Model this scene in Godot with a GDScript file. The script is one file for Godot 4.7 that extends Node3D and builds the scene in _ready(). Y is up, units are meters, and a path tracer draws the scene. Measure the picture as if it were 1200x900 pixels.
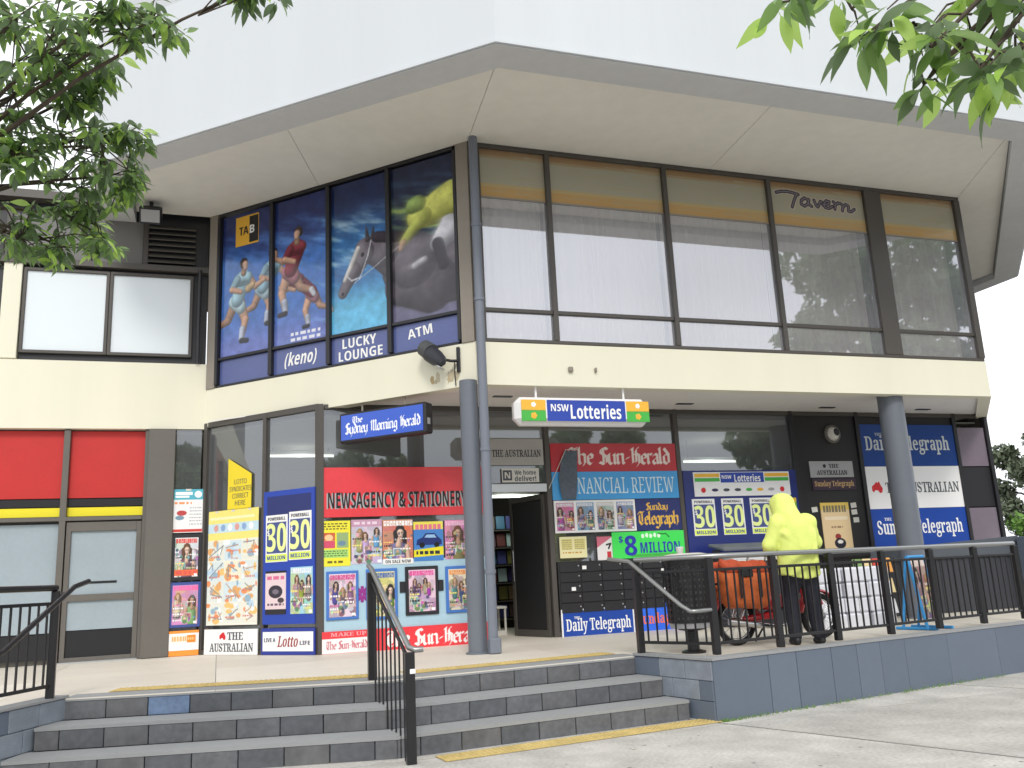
extends Node3D
# A corner newsagency under a tavern, seen from the lower pavement. x runs along the right face of the building, y up, z towards the street; ground at y = 0, forecourt at y = 0.6.

var M := {}
var T := {}
var taken := {}
var boxes := {}
var fonts := {}
var rng := RandomNumberGenerator.new()
const FL := 0.6

# ------------------------------------------------------------------ helpers: nodes
func numbered(called: String) -> String:
	var n: int = taken.get(called, 0)
	taken[called] = n + 1
	return called if n == 0 else "%s_%03d" % [called, n]

func thing(called: String, label: String, category: String, xf := Transform3D(), group := "") -> Node3D:
	var o := Node3D.new()
	o.name = numbered(called)
	add_child(o)
	o.transform = xf
	o.set_meta("label", label)
	o.set_meta("category", category)
	if group: o.set_meta("group", group)
	return o

func at(p: Vector3, turn := 0.0) -> Transform3D:
	return Transform3D(Basis(Vector3.UP, turn), p)

func part(parent: Node, called: String, mesh: Mesh, m: Material, xf := Transform3D()) -> MeshInstance3D:
	var o := MeshInstance3D.new()
	o.name = called
	o.mesh = mesh
	o.material_override = m
	o.transform = xf
	parent.add_child(o, true)
	return o

func structure(called: String, mesh: Mesh, m: Material, xf := Transform3D()) -> MeshInstance3D:
	var o := part(self, called, mesh, m, xf)
	o.set_meta("kind", "structure")
	return o

# ------------------------------------------------------------------ helpers: meshes
func face(st: SurfaceTool, p: Array, n: Vector3, uv = null) -> void:
	var a: Vector3 = p[0]
	var c := Vector3.ZERO
	for i in range(1, p.size() - 1): c += (p[i] - a).cross(p[i + 1] - a)
	var flip := c.dot(n) > 0.0
	for i in range(1, p.size() - 1):
		var t := [0, i + 1, i] if flip else [0, i, i + 1]
		for k in t:
			st.set_normal(n)
			if uv != null: st.set_uv(uv[k])
			st.add_vertex(p[k])

func fresh() -> SurfaceTool:
	var st := SurfaceTool.new()
	st.begin(Mesh.PRIMITIVE_TRIANGLES)
	return st

func add_box(st: SurfaceTool, c: Vector3, s: Vector3, bas := Basis(), b := 0.0) -> void:
	var h := s / 2.0
	b = minf(b, minf(h.x, minf(h.y, h.z)) * 0.9)
	for ax in 3:
		for sg in [-1.0, 1.0]:
			var n := Vector3.ZERO
			n[ax] = sg
			var u := (ax + 1) % 3
			var v := (ax + 2) % 3
			var q := []
			for e in [[-1, -1], [1, -1], [1, 1], [-1, 1]]:
				var p := Vector3.ZERO
				p[ax] = sg * h[ax]
				p[u] = e[0] * (h[u] - b)
				p[v] = e[1] * (h[v] - b)
				q.append(c + bas * p)
			face(st, q, bas * n)
	if b <= 0.0: return
	for ax in 3:
		var u := (ax + 1) % 3
		var v := (ax + 2) % 3
		for su in [-1.0, 1.0]:
			for sv in [-1.0, 1.0]:
				var q := []
				for e in [[-1, 0], [1, 0], [1, 1], [-1, 1]]:
					var p := Vector3.ZERO
					p[ax] = e[0] * (h[ax] - b)
					p[u] = su * (h[u] - (b if e[1] else 0.0))
					p[v] = sv * (h[v] - (0.0 if e[1] else b))
					q.append(c + bas * p)
				var n := Vector3.ZERO
				n[u] = su
				n[v] = sv
				face(st, q, bas * n.normalized())
	for sx in [-1.0, 1.0]:
		for sy in [-1.0, 1.0]:
			for sz in [-1.0, 1.0]:
				var s3 := Vector3(sx, sy, sz)
				face(st, [c + bas * (s3 * Vector3(h.x, h.y - b, h.z - b)), c + bas * (s3 * Vector3(h.x - b, h.y, h.z - b)), c + bas * (s3 * Vector3(h.x - b, h.y - b, h.z))], bas * s3.normalized())

func box_mesh(s: Vector3, b := 0.0) -> Mesh:
	var key := "%.4f %.4f %.4f %.4f" % [s.x, s.y, s.z, b]
	if not boxes.has(key):
		var st := fresh()
		add_box(st, Vector3.ZERO, s, Basis(), b)
		boxes[key] = st.commit()
	return boxes[key]

func bx(parent: Node, called: String, m: Material, c: Vector3, s: Vector3, b := 0.0, bas := Basis()) -> MeshInstance3D:
	return part(parent, called, box_mesh(s, b), m, Transform3D(bas, c))

func along(dir: Vector3) -> Basis:   # y axis along dir
	var y := dir.normalized()
	var x := y.cross(Vector3(0, 0, 1) if absf(y.z) < 0.9 else Vector3(1, 0, 0)).normalized()
	return Basis(x, y, x.cross(y))

func ring_at(c: Vector3, bas: Basis, r: float, seg: int) -> Array:
	var out := []
	for i in seg:
		var a := TAU * i / seg
		out.append(c + bas.x * cos(a) * r + bas.z * sin(a) * r)
	return out

func add_tube(st: SurfaceTool, pts: Array, rad, seg := 10, caps := true) -> void:
	var rings := []
	var bs := []
	for i in pts.size():
		var d: Vector3 = (pts[mini(i + 1, pts.size() - 1)] - pts[maxi(i - 1, 0)])
		var bas := along(d)
		if i > 0:   # keep the frame from twisting
			var px: Vector3 = bs[i - 1].x
			var x := (px - bas.y * px.dot(bas.y)).normalized()
			bas = Basis(x, bas.y, x.cross(bas.y))
		bs.append(bas)
		var r: float = rad[i] if rad is Array else rad
		rings.append(ring_at(pts[i], bas, r, seg))
	for i in pts.size() - 1:
		for k in seg:
			var k2 := (k + 1) % seg
			var q := [rings[i][k], rings[i][k2], rings[i + 1][k2], rings[i + 1][k]]
			var ns := [(q[0] - pts[i]).normalized(), (q[1] - pts[i]).normalized(), (q[2] - pts[i + 1]).normalized(), (q[3] - pts[i + 1]).normalized()]
			var cr: Vector3 = (q[1] - q[0]).cross(q[2] - q[0])
			var order := [0, 2, 1, 0, 3, 2] if cr.dot(ns[0]) > 0 else [0, 1, 2, 0, 2, 3]
			for j in order:
				st.set_normal(ns[j])
				st.add_vertex(q[j])
	if caps:
		face(st, rings[0], -bs[0].y)
		face(st, rings[-1], bs[-1].y)

func tube_mesh(pts: Array, rad, seg := 10) -> Mesh:
	var st := fresh()
	add_tube(st, pts, rad, seg)
	return st.commit()

func tb(parent: Node, called: String, m: Material, pts: Array, rad, seg := 10) -> MeshInstance3D:
	return part(parent, called, tube_mesh(pts, rad, seg), m)

func lathe(profile: Array, seg := 24) -> Mesh:   # [radius, y] pairs, from bottom up
	var st := fresh()
	for i in profile.size() - 1:
		var a: Vector2 = profile[i]
		var b: Vector2 = profile[i + 1]
		var d := b - a
		var n2 := Vector2(d.y, -d.x).normalized()
		for k in seg:
			var t0 := TAU * k / seg
			var t1 := TAU * (k + 1) / seg
			var q := []
			var ns := []
			for e in [[a, t0], [a, t1], [b, t1], [b, t0]]:
				q.append(Vector3(cos(e[1]) * e[0].x, e[0].y, sin(e[1]) * e[0].x))
				ns.append(Vector3(cos(e[1]) * n2.x, n2.y, sin(e[1]) * n2.x))
			var cr: Vector3 = (q[1] - q[0]).cross(q[2] - q[0])
			if cr.length() < 1e-9: cr = (q[2] - q[0]).cross(q[3] - q[0])
			var order := [0, 2, 1, 0, 3, 2] if cr.dot(ns[0] + ns[2]) > 0 else [0, 1, 2, 0, 2, 3]
			for j in order:
				st.set_normal(ns[j])
				st.add_vertex(q[j])
	return st.commit()

func prism(plan: Array, y0: float, y1: float) -> Mesh:   # plan: Vector2(x, z)
	var poly := PackedVector2Array(plan)
	var tri := Geometry2D.triangulate_polygon(poly)
	var st := fresh()
	for i in range(0, tri.size(), 3):
		var t := []
		var u := []
		for k in 3:
			var p: Vector2 = poly[tri[i + k]]
			t.append(Vector3(p.x, y1, p.y))
			u.append(Vector3(p.x, y0, p.y))
		face(st, t, Vector3.UP)
		face(st, u, Vector3.DOWN)
	var ccw := Geometry2D.is_polygon_clockwise(poly)
	for i in poly.size():
		var a: Vector2 = poly[i]
		var b: Vector2 = poly[(i + 1) % poly.size()]
		var d := (b - a).normalized()
		var n := Vector3(d.y, 0, -d.x)
		if ccw: n = -n
		face(st, [Vector3(a.x, y0, a.y), Vector3(b.x, y0, b.y), Vector3(b.x, y1, b.y), Vector3(a.x, y1, a.y)], n)
	return st.commit()

func offset(line: Array, d: float) -> Array:   # moves a polyline to its left by d, with mitred corners
	var out := []
	for i in line.size():
		var p: Vector2 = line[i]
		var n0 := Vector2.ZERO
		var n1 := Vector2.ZERO
		if i > 0:
			var e: Vector2 = (p - line[i - 1]).normalized()
			n0 = Vector2(e.y, -e.x)
		if i < line.size() - 1:
			var e: Vector2 = (line[i + 1] - p).normalized()
			n1 = Vector2(e.y, -e.x)
		if i == 0: n0 = n1
		if i == line.size() - 1: n1 = n0
		var m := (n0 + n1).normalized()
		out.append(p + m * d / maxf(0.2, m.dot(n0)))
	return out

func panel_mesh(w: float, h: float, d: float) -> Mesh:   # a board: uv 0..1 on its front (+z)
	var key := "panel %.4f %.4f %.4f" % [w, h, d]
	if not boxes.has(key):
		var st := fresh()
		var x := w / 2
		var y := h / 2
		var uv := [Vector2(0, 1), Vector2(1, 1), Vector2(1, 0), Vector2(0, 0)]
		face(st, [Vector3(-x, -y, d), Vector3(x, -y, d), Vector3(x, y, d), Vector3(-x, y, d)], Vector3(0, 0, 1), uv)
		face(st, [Vector3(-x, -y, 0), Vector3(x, -y, 0), Vector3(x, y, 0), Vector3(-x, y, 0)], Vector3(0, 0, -1), uv)
		face(st, [Vector3(-x, -y, 0), Vector3(-x, -y, d), Vector3(-x, y, d), Vector3(-x, y, 0)], Vector3(-1, 0, 0), [uv[0], uv[0], uv[3], uv[3]])
		face(st, [Vector3(x, -y, 0), Vector3(x, -y, d), Vector3(x, y, d), Vector3(x, y, 0)], Vector3(1, 0, 0), [uv[1], uv[1], uv[2], uv[2]])
		face(st, [Vector3(-x, y, 0), Vector3(x, y, 0), Vector3(x, y, d), Vector3(-x, y, d)], Vector3(0, 1, 0), [uv[3], uv[2], uv[2], uv[3]])
		face(st, [Vector3(-x, -y, 0), Vector3(x, -y, 0), Vector3(x, -y, d), Vector3(-x, -y, d)], Vector3(0, -1, 0), [uv[0], uv[1], uv[1], uv[0]])
		boxes[key] = st.commit()
	return boxes[key]

func font_of(kind: String) -> Font:
	if not fonts.has(kind):
		var f := SystemFont.new()
		f.font_names = PackedStringArray(["Droid Serif" if kind.begins_with("serif") else "Droid Sans"])
		f.font_weight = 700 if kind.ends_with("bold") else 400
		fonts[kind] = f
	return fonts[kind]

func letters(parent: Node, text: String, kind: String, m: Material, x: float, y: float, w: float, h: float, z: float, slant := 0.0, tilt := 0.0) -> MeshInstance3D:
	var t := TextMesh.new()
	t.text = text
	t.font = font_of(kind)
	t.font_size = 48
	t.pixel_size = 0.01
	t.depth = 0.02
	t.curve_step = 2.0
	var b := t.get_aabb()
	var sx := w / maxf(b.size.x, 1e-3)
	var sy := h / maxf(b.size.y, 1e-3)
	var bas := Basis(Vector3(sx, 0, 0), Vector3(slant * sy, sy, 0), Vector3(0, 0, 0.12))
	bas = Basis(Vector3(0, 0, 1), tilt) * bas
	var c := b.position + b.size / 2.0
	var o := part(parent, "lettering", t, m, Transform3D(bas, Vector3(x, y, z) - bas * Vector3(c.x, c.y, 0) + Vector3(0, 0, 0.0012)))
	return o

# tapered capsules joined smoothly, meshed as surface nets
func sdf_mesh(st: SurfaceTool, bones: Array, cell: float, k: float, wob := 0.0, floor_y := -1e9) -> void:
	var lo := Vector3(1e9, 1e9, 1e9)
	var hi := -lo
	for b in bones:
		var r: float = maxf(b[2], b[3]) + cell * 3 + wob
		for p in [b[0], b[1]]:
			lo = lo.min(p - Vector3(r, r, r))
			hi = hi.max(p + Vector3(r, r, r))
	var n := Vector3i(((hi - lo) / cell).ceil()) + Vector3i(1, 1, 1)
	var val := PackedFloat32Array()
	val.resize(n.x * n.y * n.z)
	val.fill(1.0)
	var nz := FastNoiseLite.new()
	nz.seed = 5
	nz.frequency = 5.0
	for b in bones:
		var a: Vector3 = b[0]
		var e: Vector3 = b[1]
		var ra: float = b[2]
		var rb: float = b[3]
		var m: float = maxf(ra, rb) + cell * 2.5 + k
		var l := Vector3i(((a.min(e) - Vector3(m, m, m) - lo) / cell).floor()).clamp(Vector3i.ZERO, n - Vector3i.ONE)
		var h := Vector3i(((a.max(e) + Vector3(m, m, m) - lo) / cell).ceil()).clamp(Vector3i.ZERO, n - Vector3i.ONE)
		var d := e - a
		var dd := maxf(d.length_squared(), 1e-9)
		for iz in range(l.z, h.z + 1):
			for iy in range(l.y, h.y + 1):
				var row := (iz * n.y + iy) * n.x
				for ix in range(l.x, h.x + 1):
					var p := lo + Vector3(ix, iy, iz) * cell
					var q := p - a
					var s := clampf(q.dot(d) / dd, 0.0, 1.0)
					var v := (q - d * s).length() - lerpf(ra, rb, s)
					var o := val[row + ix]
					var g := maxf(k - absf(o - v), 0.0) / k
					val[row + ix] = minf(o, v) - g * g * k * 0.25
	if floor_y > -1e8:
		for iz in n.z:
			for iy in n.y:
				for ix in n.x:
					var i := (iz * n.y + iy) * n.x + ix
					val[i] = maxf(val[i], floor_y + 0.03 * sin(ix * cell * 9.0) - (lo.y + iy * cell))
	if wob > 0.0:
		for iz in n.z:
			for iy in n.y:
				for ix in n.x:
					var i := (iz * n.y + iy) * n.x + ix
					if absf(val[i]) < 0.08:
						var p := lo + Vector3(ix, iy, iz) * cell
						val[i] += wob * nz.get_noise_3d(p.x, p.y * 0.6, p.z)
	var vid := {}
	var vs := PackedVector3Array()
	var nx := n.x
	var nxy := n.x * n.y
	var offs := [0, 1, nx, nx + 1, nxy, nxy + 1, nxy + nx, nxy + nx + 1]
	var cor := [Vector3(0, 0, 0), Vector3(1, 0, 0), Vector3(0, 1, 0), Vector3(1, 1, 0), Vector3(0, 0, 1), Vector3(1, 0, 1), Vector3(0, 1, 1), Vector3(1, 1, 1)]
	var edges := [[0, 1], [2, 3], [4, 5], [6, 7], [0, 2], [1, 3], [4, 6], [5, 7], [0, 4], [1, 5], [2, 6], [3, 7]]
	for iz in n.z - 1:
		for iy in n.y - 1:
			for ix in n.x - 1:
				var i := iz * nxy + iy * nx + ix
				var neg := 0
				for o in offs:
					if val[i + o] < 0.0: neg += 1
				if neg == 0 or neg == 8: continue
				var sum := Vector3.ZERO
				var cnt := 0
				for ed in edges:
					var va := val[i + offs[ed[0]]]
					var vb := val[i + offs[ed[1]]]
					if (va < 0.0) != (vb < 0.0):
						sum += cor[ed[0]].lerp(cor[ed[1]], va / (va - vb))
						cnt += 1
				vid[i] = vs.size()
				vs.append(lo + (Vector3(ix, iy, iz) + sum / cnt) * cell)
	var nrm := PackedVector3Array()
	nrm.resize(vs.size())
	var tris := PackedInt32Array()
	for i in vid:
		for ax in 3:
			var o1: int = [1, nx, nxy][ax]
			var o2: int = [nx, nxy, 1][ax]
			var o3: int = [nxy, 1, nx][ax]
			if (val[i] < 0.0) == (val[i + o1] < 0.0): continue
			if not (vid.has(i - o2) and vid.has(i - o3) and vid.has(i - o2 - o3)): continue
			var q := [vid[i], vid[i - o2], vid[i - o2 - o3], vid[i - o3]]
			if val[i] < 0.0: q.reverse()
			q.reverse()
			tris.append_array([q[0], q[1], q[2], q[0], q[2], q[3]])
	for t in range(0, tris.size(), 3):
		var f := (vs[tris[t + 2]] - vs[tris[t]]).cross(vs[tris[t + 1]] - vs[tris[t]])
		for j in 3: nrm[tris[t + j]] += f
	for t in tris:
		st.set_normal(nrm[t].normalized())
		st.add_vertex(vs[t])

# ------------------------------------------------------------------ helpers: materials and pictures
func srgb(r: float, g: float, b: float) -> Color:
	return Color(r / 255.0, g / 255.0, b / 255.0)

func noise_tex(size: int, fine: float, coarse: float, lo: float, hi: float, sd: int, stretch := 1.0) -> ImageTexture:
	var a := FastNoiseLite.new()
	a.seed = sd
	a.frequency = fine
	a.fractal_octaves = 4
	var b := FastNoiseLite.new()
	b.seed = sd + 7
	b.frequency = coarse
	b.fractal_octaves = 3
	var ia := a.get_seamless_image(size, size)
	var ib := b.get_seamless_image(size, size)
	var im := Image.create(size, size, false, Image.FORMAT_RGB8)
	for y in size:
		for x in size:
			var sy := int(y * stretch) % size
			var v := lerpf(lo, hi, clampf(ia.get_pixel(x, sy).r * 0.5 + ib.get_pixel(x, sy).r * 0.5, 0, 1))
			im.set_pixel(x, y, Color(v, v, v))
	return ImageTexture.create_from_image(im)

func mk(key: String, c: Color, rough := 0.6, tex := "", scale := 1.0, bump := 0.0, metal := 0.0) -> StandardMaterial3D:
	var m := StandardMaterial3D.new()
	m.resource_name = key
	m.albedo_color = c
	m.roughness = rough
	m.metallic = metal
	if tex:
		m.albedo_texture = T[tex]
		m.uv1_triplanar = true
		m.uv1_world_triplanar = true
		m.uv1_scale = Vector3(scale, scale, scale)
		if bump > 0.0:
			m.heightmap_enabled = true
			m.heightmap_texture = T[tex]
			m.heightmap_scale = bump
	M[key] = m
	return m

func printed(key: String, im: Image, rough := 0.35) -> StandardMaterial3D:
	var m := StandardMaterial3D.new()
	m.resource_name = key
	m.albedo_texture = ImageTexture.create_from_image(im)
	m.roughness = rough
	m.texture_repeat = false
	M[key] = m
	return m

func glass(key: String, tint: Color, film: float, mirror: float) -> StandardMaterial3D:
	var m := StandardMaterial3D.new()
	m.resource_name = key
	m.albedo_color = Color(tint.r, tint.g, tint.b, film)
	m.transparency = BaseMaterial3D.TRANSPARENCY_ALPHA
	m.roughness = 0.02
	m.metallic = mirror
	m.metallic_specular = 0.7
	M[key] = m
	return m

func rect(im: Image, x: float, y: float, w: float, h: float, c: Color) -> void:   # fractions of the picture
	var W := im.get_width()
	var H := im.get_height()
	var r := Rect2i(roundi(x * W), roundi(y * H), maxi(1, roundi(w * W)), maxi(1, roundi(h * H))).intersection(Rect2i(0, 0, W, H))
	if r.size.x > 0 and r.size.y > 0: im.fill_rect(r, c)

func ell(im: Image, x: float, y: float, rx: float, ry: float, c: Color) -> void:
	var H := im.get_height()
	for j in range(maxi(0, floori((y - ry) * H)), mini(H, ceili((y + ry) * H))):
		var t := ((j + 0.5) / H - y) / ry
		if absf(t) < 1.0:
			var hw := rx * sqrt(1.0 - t * t)
			rect(im, x - hw, float(j) / H, hw * 2, 0.5 / H, c)

func poly(im: Image, p: Array, c: Color) -> void:   # p: x, y pairs in fractions
	var H := im.get_height()
	var n := p.size() / 2
	for j in H:
		var y := (j + 0.5) / H
		var xs := []
		for i in n:
			var k := (i + 1) % n
			var y0: float = p[i * 2 + 1]
			var y1: float = p[k * 2 + 1]
			if (y0 > y) != (y1 > y): xs.append(p[i * 2] + (y - y0) / (y1 - y0) * (p[k * 2] - p[i * 2]))
		xs.sort()
		for i in range(0, xs.size() - 1, 2): rect(im, xs[i], float(j) / H, xs[i + 1] - xs[i], 0.5 / H, c)

func stroke(im: Image, p: Array, w: float, c: Color) -> void:   # a bent bar of width w through the points
	var asp := float(im.get_height()) / im.get_width()
	for i in range(0, p.size() - 2, 2):
		var a := Vector2(p[i], p[i + 1] * asp)
		var b := Vector2(p[i + 2], p[i + 3] * asp)
		var n := (b - a).orthogonal().normalized() * w * 0.5
		poly(im, [a.x + n.x, (a.y + n.y) / asp, b.x + n.x, (b.y + n.y) / asp, b.x - n.x, (b.y - n.y) / asp, a.x - n.x, (a.y - n.y) / asp], c)
		ell(im, b.x, b.y / asp, w * 0.5, w * 0.5 / asp, c)

func words(im: Image, x: float, y: float, w: float, h: float, c: Color, cut := 7) -> void:   # lines of print too small to read
	var cx := x
	while cx < x + w:
		var l := w / cut * rng.randf_range(0.35, 1.0)
		rect(im, cx, y, minf(l, x + w - cx), h, c)
		cx += l + w / cut * 0.3

func soften(im: Image, f: float) -> void:   # the softness of a print seen from across a forecourt
	var w := im.get_width()
	var h := im.get_height()
	im.resize(maxi(4, int(w * f)), maxi(4, int(h * f)), Image.INTERPOLATE_BILINEAR)
	im.resize(w, h, Image.INTERPOLATE_CUBIC)

func grain(im: Image, amt: float) -> void:
	for y in im.get_height():
		for x in im.get_width():
			var k := 1.0 + rng.randf_range(-amt, amt)
			var p := im.get_pixel(x, y)
			im.set_pixel(x, y, Color(p.r * k, p.g * k, p.b * k))

func limb(im: Image, x0: float, y0: float, r0: float, x1: float, y1: float, r1: float, c: Color) -> void:   # a rounded, modelled shape in a printed photo; lengths in picture widths
	var W := im.get_width()
	var H := im.get_height()
	var a := Vector2(x0 * W, y0 * H)
	var b := Vector2(x1 * W, y1 * H)
	var d := b - a
	var dd := maxf(d.length_squared(), 1e-6)
	var m := maxf(r0, r1) * W + 2.0
	for py in range(maxi(0, int(minf(a.y, b.y) - m)), mini(H, int(maxf(a.y, b.y) + m) + 1)):
		for px in range(maxi(0, int(minf(a.x, b.x) - m)), mini(W, int(maxf(a.x, b.x) + m) + 1)):
			var q := Vector2(px + 0.5, py + 0.5) - a
			var t := clampf(q.dot(d) / dd, 0, 1)
			var r := lerpf(r0, r1, t) * W
			var v := (q - d * t) / r
			var e := v.length()
			var cov := clampf((1.0 - e) * r * 0.7 + 0.5, 0, 1)
			if cov <= 0.0: continue
			var nz := sqrt(maxf(0.0, 1.0 - e * e))
			var k := 0.52 + 0.5 * clampf(0.55 * nz - 0.4 * v.x - 0.5 * v.y, 0, 1) + 0.12 * nz
			im.set_pixel(px, py, im.get_pixel(px, py).lerp(Color(minf(c.r * k, 1), minf(c.g * k, 1), minf(c.b * k, 1)), cov))

func person_print(im: Image, x: float, y: float, s: float, skin: Color, hair: Color, cloth: Color) -> void:
	var a := float(im.get_width()) / im.get_height()
	var l := rng.randf_range(-0.06, 0.06) * s
	limb(im, x + l - s * 0.13, y + s * 0.1 * a, s * 0.1, x + l - s * 0.15, y + s * 0.5 * a, s * 0.06, hair.darkened(0.1))
	limb(im, x + l + s * 0.12, y + s * 0.1 * a, s * 0.1, x + l + s * 0.16, y + s * 0.55 * a, s * 0.06, hair.darkened(0.2))
	limb(im, x - s * 0.22, y + s * 0.55 * a, s * 0.1, x + s * 0.22, y + s * 0.55 * a, s * 0.1, cloth)
	limb(im, x, y + s * 0.62 * a, s * 0.24, x, y + s * 1.2 * a, s * 0.22, cloth)
	limb(im, x - s * 0.28, y + s * 0.56 * a, s * 0.08, x - s * 0.36, y + s * 1.0 * a, s * 0.06, skin)
	limb(im, x + s * 0.28, y + s * 0.56 * a, s * 0.08, x + s * 0.34, y + s * 1.0 * a, s * 0.06, skin)
	limb(im, x + l * 0.5, y + s * 0.3 * a, s * 0.065, x, y + s * 0.5 * a, s * 0.1, skin)
	limb(im, x + l, y + s * 0.0 * a, s * 0.15, x + l, y + s * 0.1 * a, s * 0.15, hair)
	limb(im, x + l + s * 0.01, y + s * 0.09 * a, s * 0.11, x + l + s * 0.012, y + s * 0.22 * a, s * 0.075, skin.lightened(0.15))
	ell(im, x + l - s * 0.04, y + s * 0.1 * a, s * 0.024, s * 0.014 * a, hair.darkened(0.5))
	ell(im, x + l + s * 0.055, y + s * 0.1 * a, s * 0.024, s * 0.014 * a, hair.darkened(0.5))
	ell(im, x + l + s * 0.01, y + s * 0.225 * a, s * 0.032, s * 0.013 * a, srgb(160, 70, 76))

func cover(sd: int, bg: Color, title: Color, accent: Color, people: int, band = null) -> Image:   # a busy magazine cover
	rng.seed = sd
	var im := Image.create(112, 160, false, Image.FORMAT_RGB8)
	im.fill(bg)
	for i in 40:
		ell(im, rng.randf(), rng.randf_range(0.1, 1), rng.randf_range(0.04, 0.25), rng.randf_range(0.03, 0.14), bg.lerp(accent, rng.randf_range(0.0, 0.6)).lerp(Color(rng.randf(), rng.randf(), rng.randf()), 0.12))
	var hairs := [srgb(60, 38, 26), srgb(25, 20, 20), srgb(176, 130, 70), srgb(100, 56, 30)]
	var skins := [srgb(222, 176, 148), srgb(200, 150, 118), srgb(232, 192, 166)]
	for i in people:
		var x := 0.52 if people == 1 else lerpf(0.22, 0.78, float(i) / (people - 1)) + rng.randf_range(-0.05, 0.05)
		person_print(im, x, 0.24 + 0.11 * (i % 2) + rng.randf_range(-0.03, 0.03), 1.0 if people == 1 else rng.randf_range(1.2, 1.6) / people, skins[(sd + i) % 3], hairs[(sd * 3 + i) % 4], accent.lerp(Color(rng.randf(), rng.randf(), rng.randf()), 0.55))
	for i in 3:   # inset pictures
		var x := rng.randf_range(0.02, 0.7)
		var y := rng.randf_range(0.6, 0.82)
		rect(im, x - 0.015, y - 0.01, 0.27, 0.165, srgb(244, 244, 240))
		rect(im, x, y, 0.24, 0.145, Color.from_hsv(rng.randf(), 0.35, 0.65))
		ell(im, x + 0.12, y + 0.06, 0.05, 0.045, skins[i])
		ell(im, x + 0.12, y + 0.14, 0.09, 0.05, Color.from_hsv(rng.randf(), 0.4, 0.5))
	for i in 14: ell(im, rng.randf(), rng.randf_range(0.3, 1), rng.randf_range(0.02, 0.07), rng.randf_range(0.015, 0.05), Color.from_hsv(rng.randf(), rng.randf_range(0.1, 0.6), rng.randf_range(0.3, 0.9)))
	soften(im, 0.4)
	var cx := 0.04   # headline letters, as uneven blocks
	while cx < 0.93:
		var w := rng.randf_range(0.05, 0.1)
		rect(im, cx, 0.025, w, 0.115, title)
		if rng.randf() < 0.7: rect(im, cx + w * 0.35, 0.05 + 0.03 * (rng.randi() % 2), w * 0.3, 0.035, bg)
		cx += w + 0.016
	for i in 7:
		var y := 0.42 + i * 0.075
		var right := rng.randf() < 0.5
		words(im, 0.58 if right else 0.04, y, rng.randf_range(0.25, 0.4), rng.randf_range(0.022, 0.045), [title, srgb(250, 250, 245), srgb(250, 236, 110), srgb(30, 26, 34)][rng.randi() % 4], 4)
	if band != null:
		rect(im, 0, 0.82, 1, 0.15, band)
		words(im, 0.06, 0.85, 0.88, 0.09, title, 3)
	rect(im, 0.84, 0.92, 0.13, 0.06, Color.WHITE)
	soften(im, 0.75)
	for y in 160:   # sun-faded inks
		for x in 112: im.set_pixel(x, y, im.get_pixel(x, y).lerp(srgb(214, 210, 214), 0.14))
	grain(im, 0.06)
	return im

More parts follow.
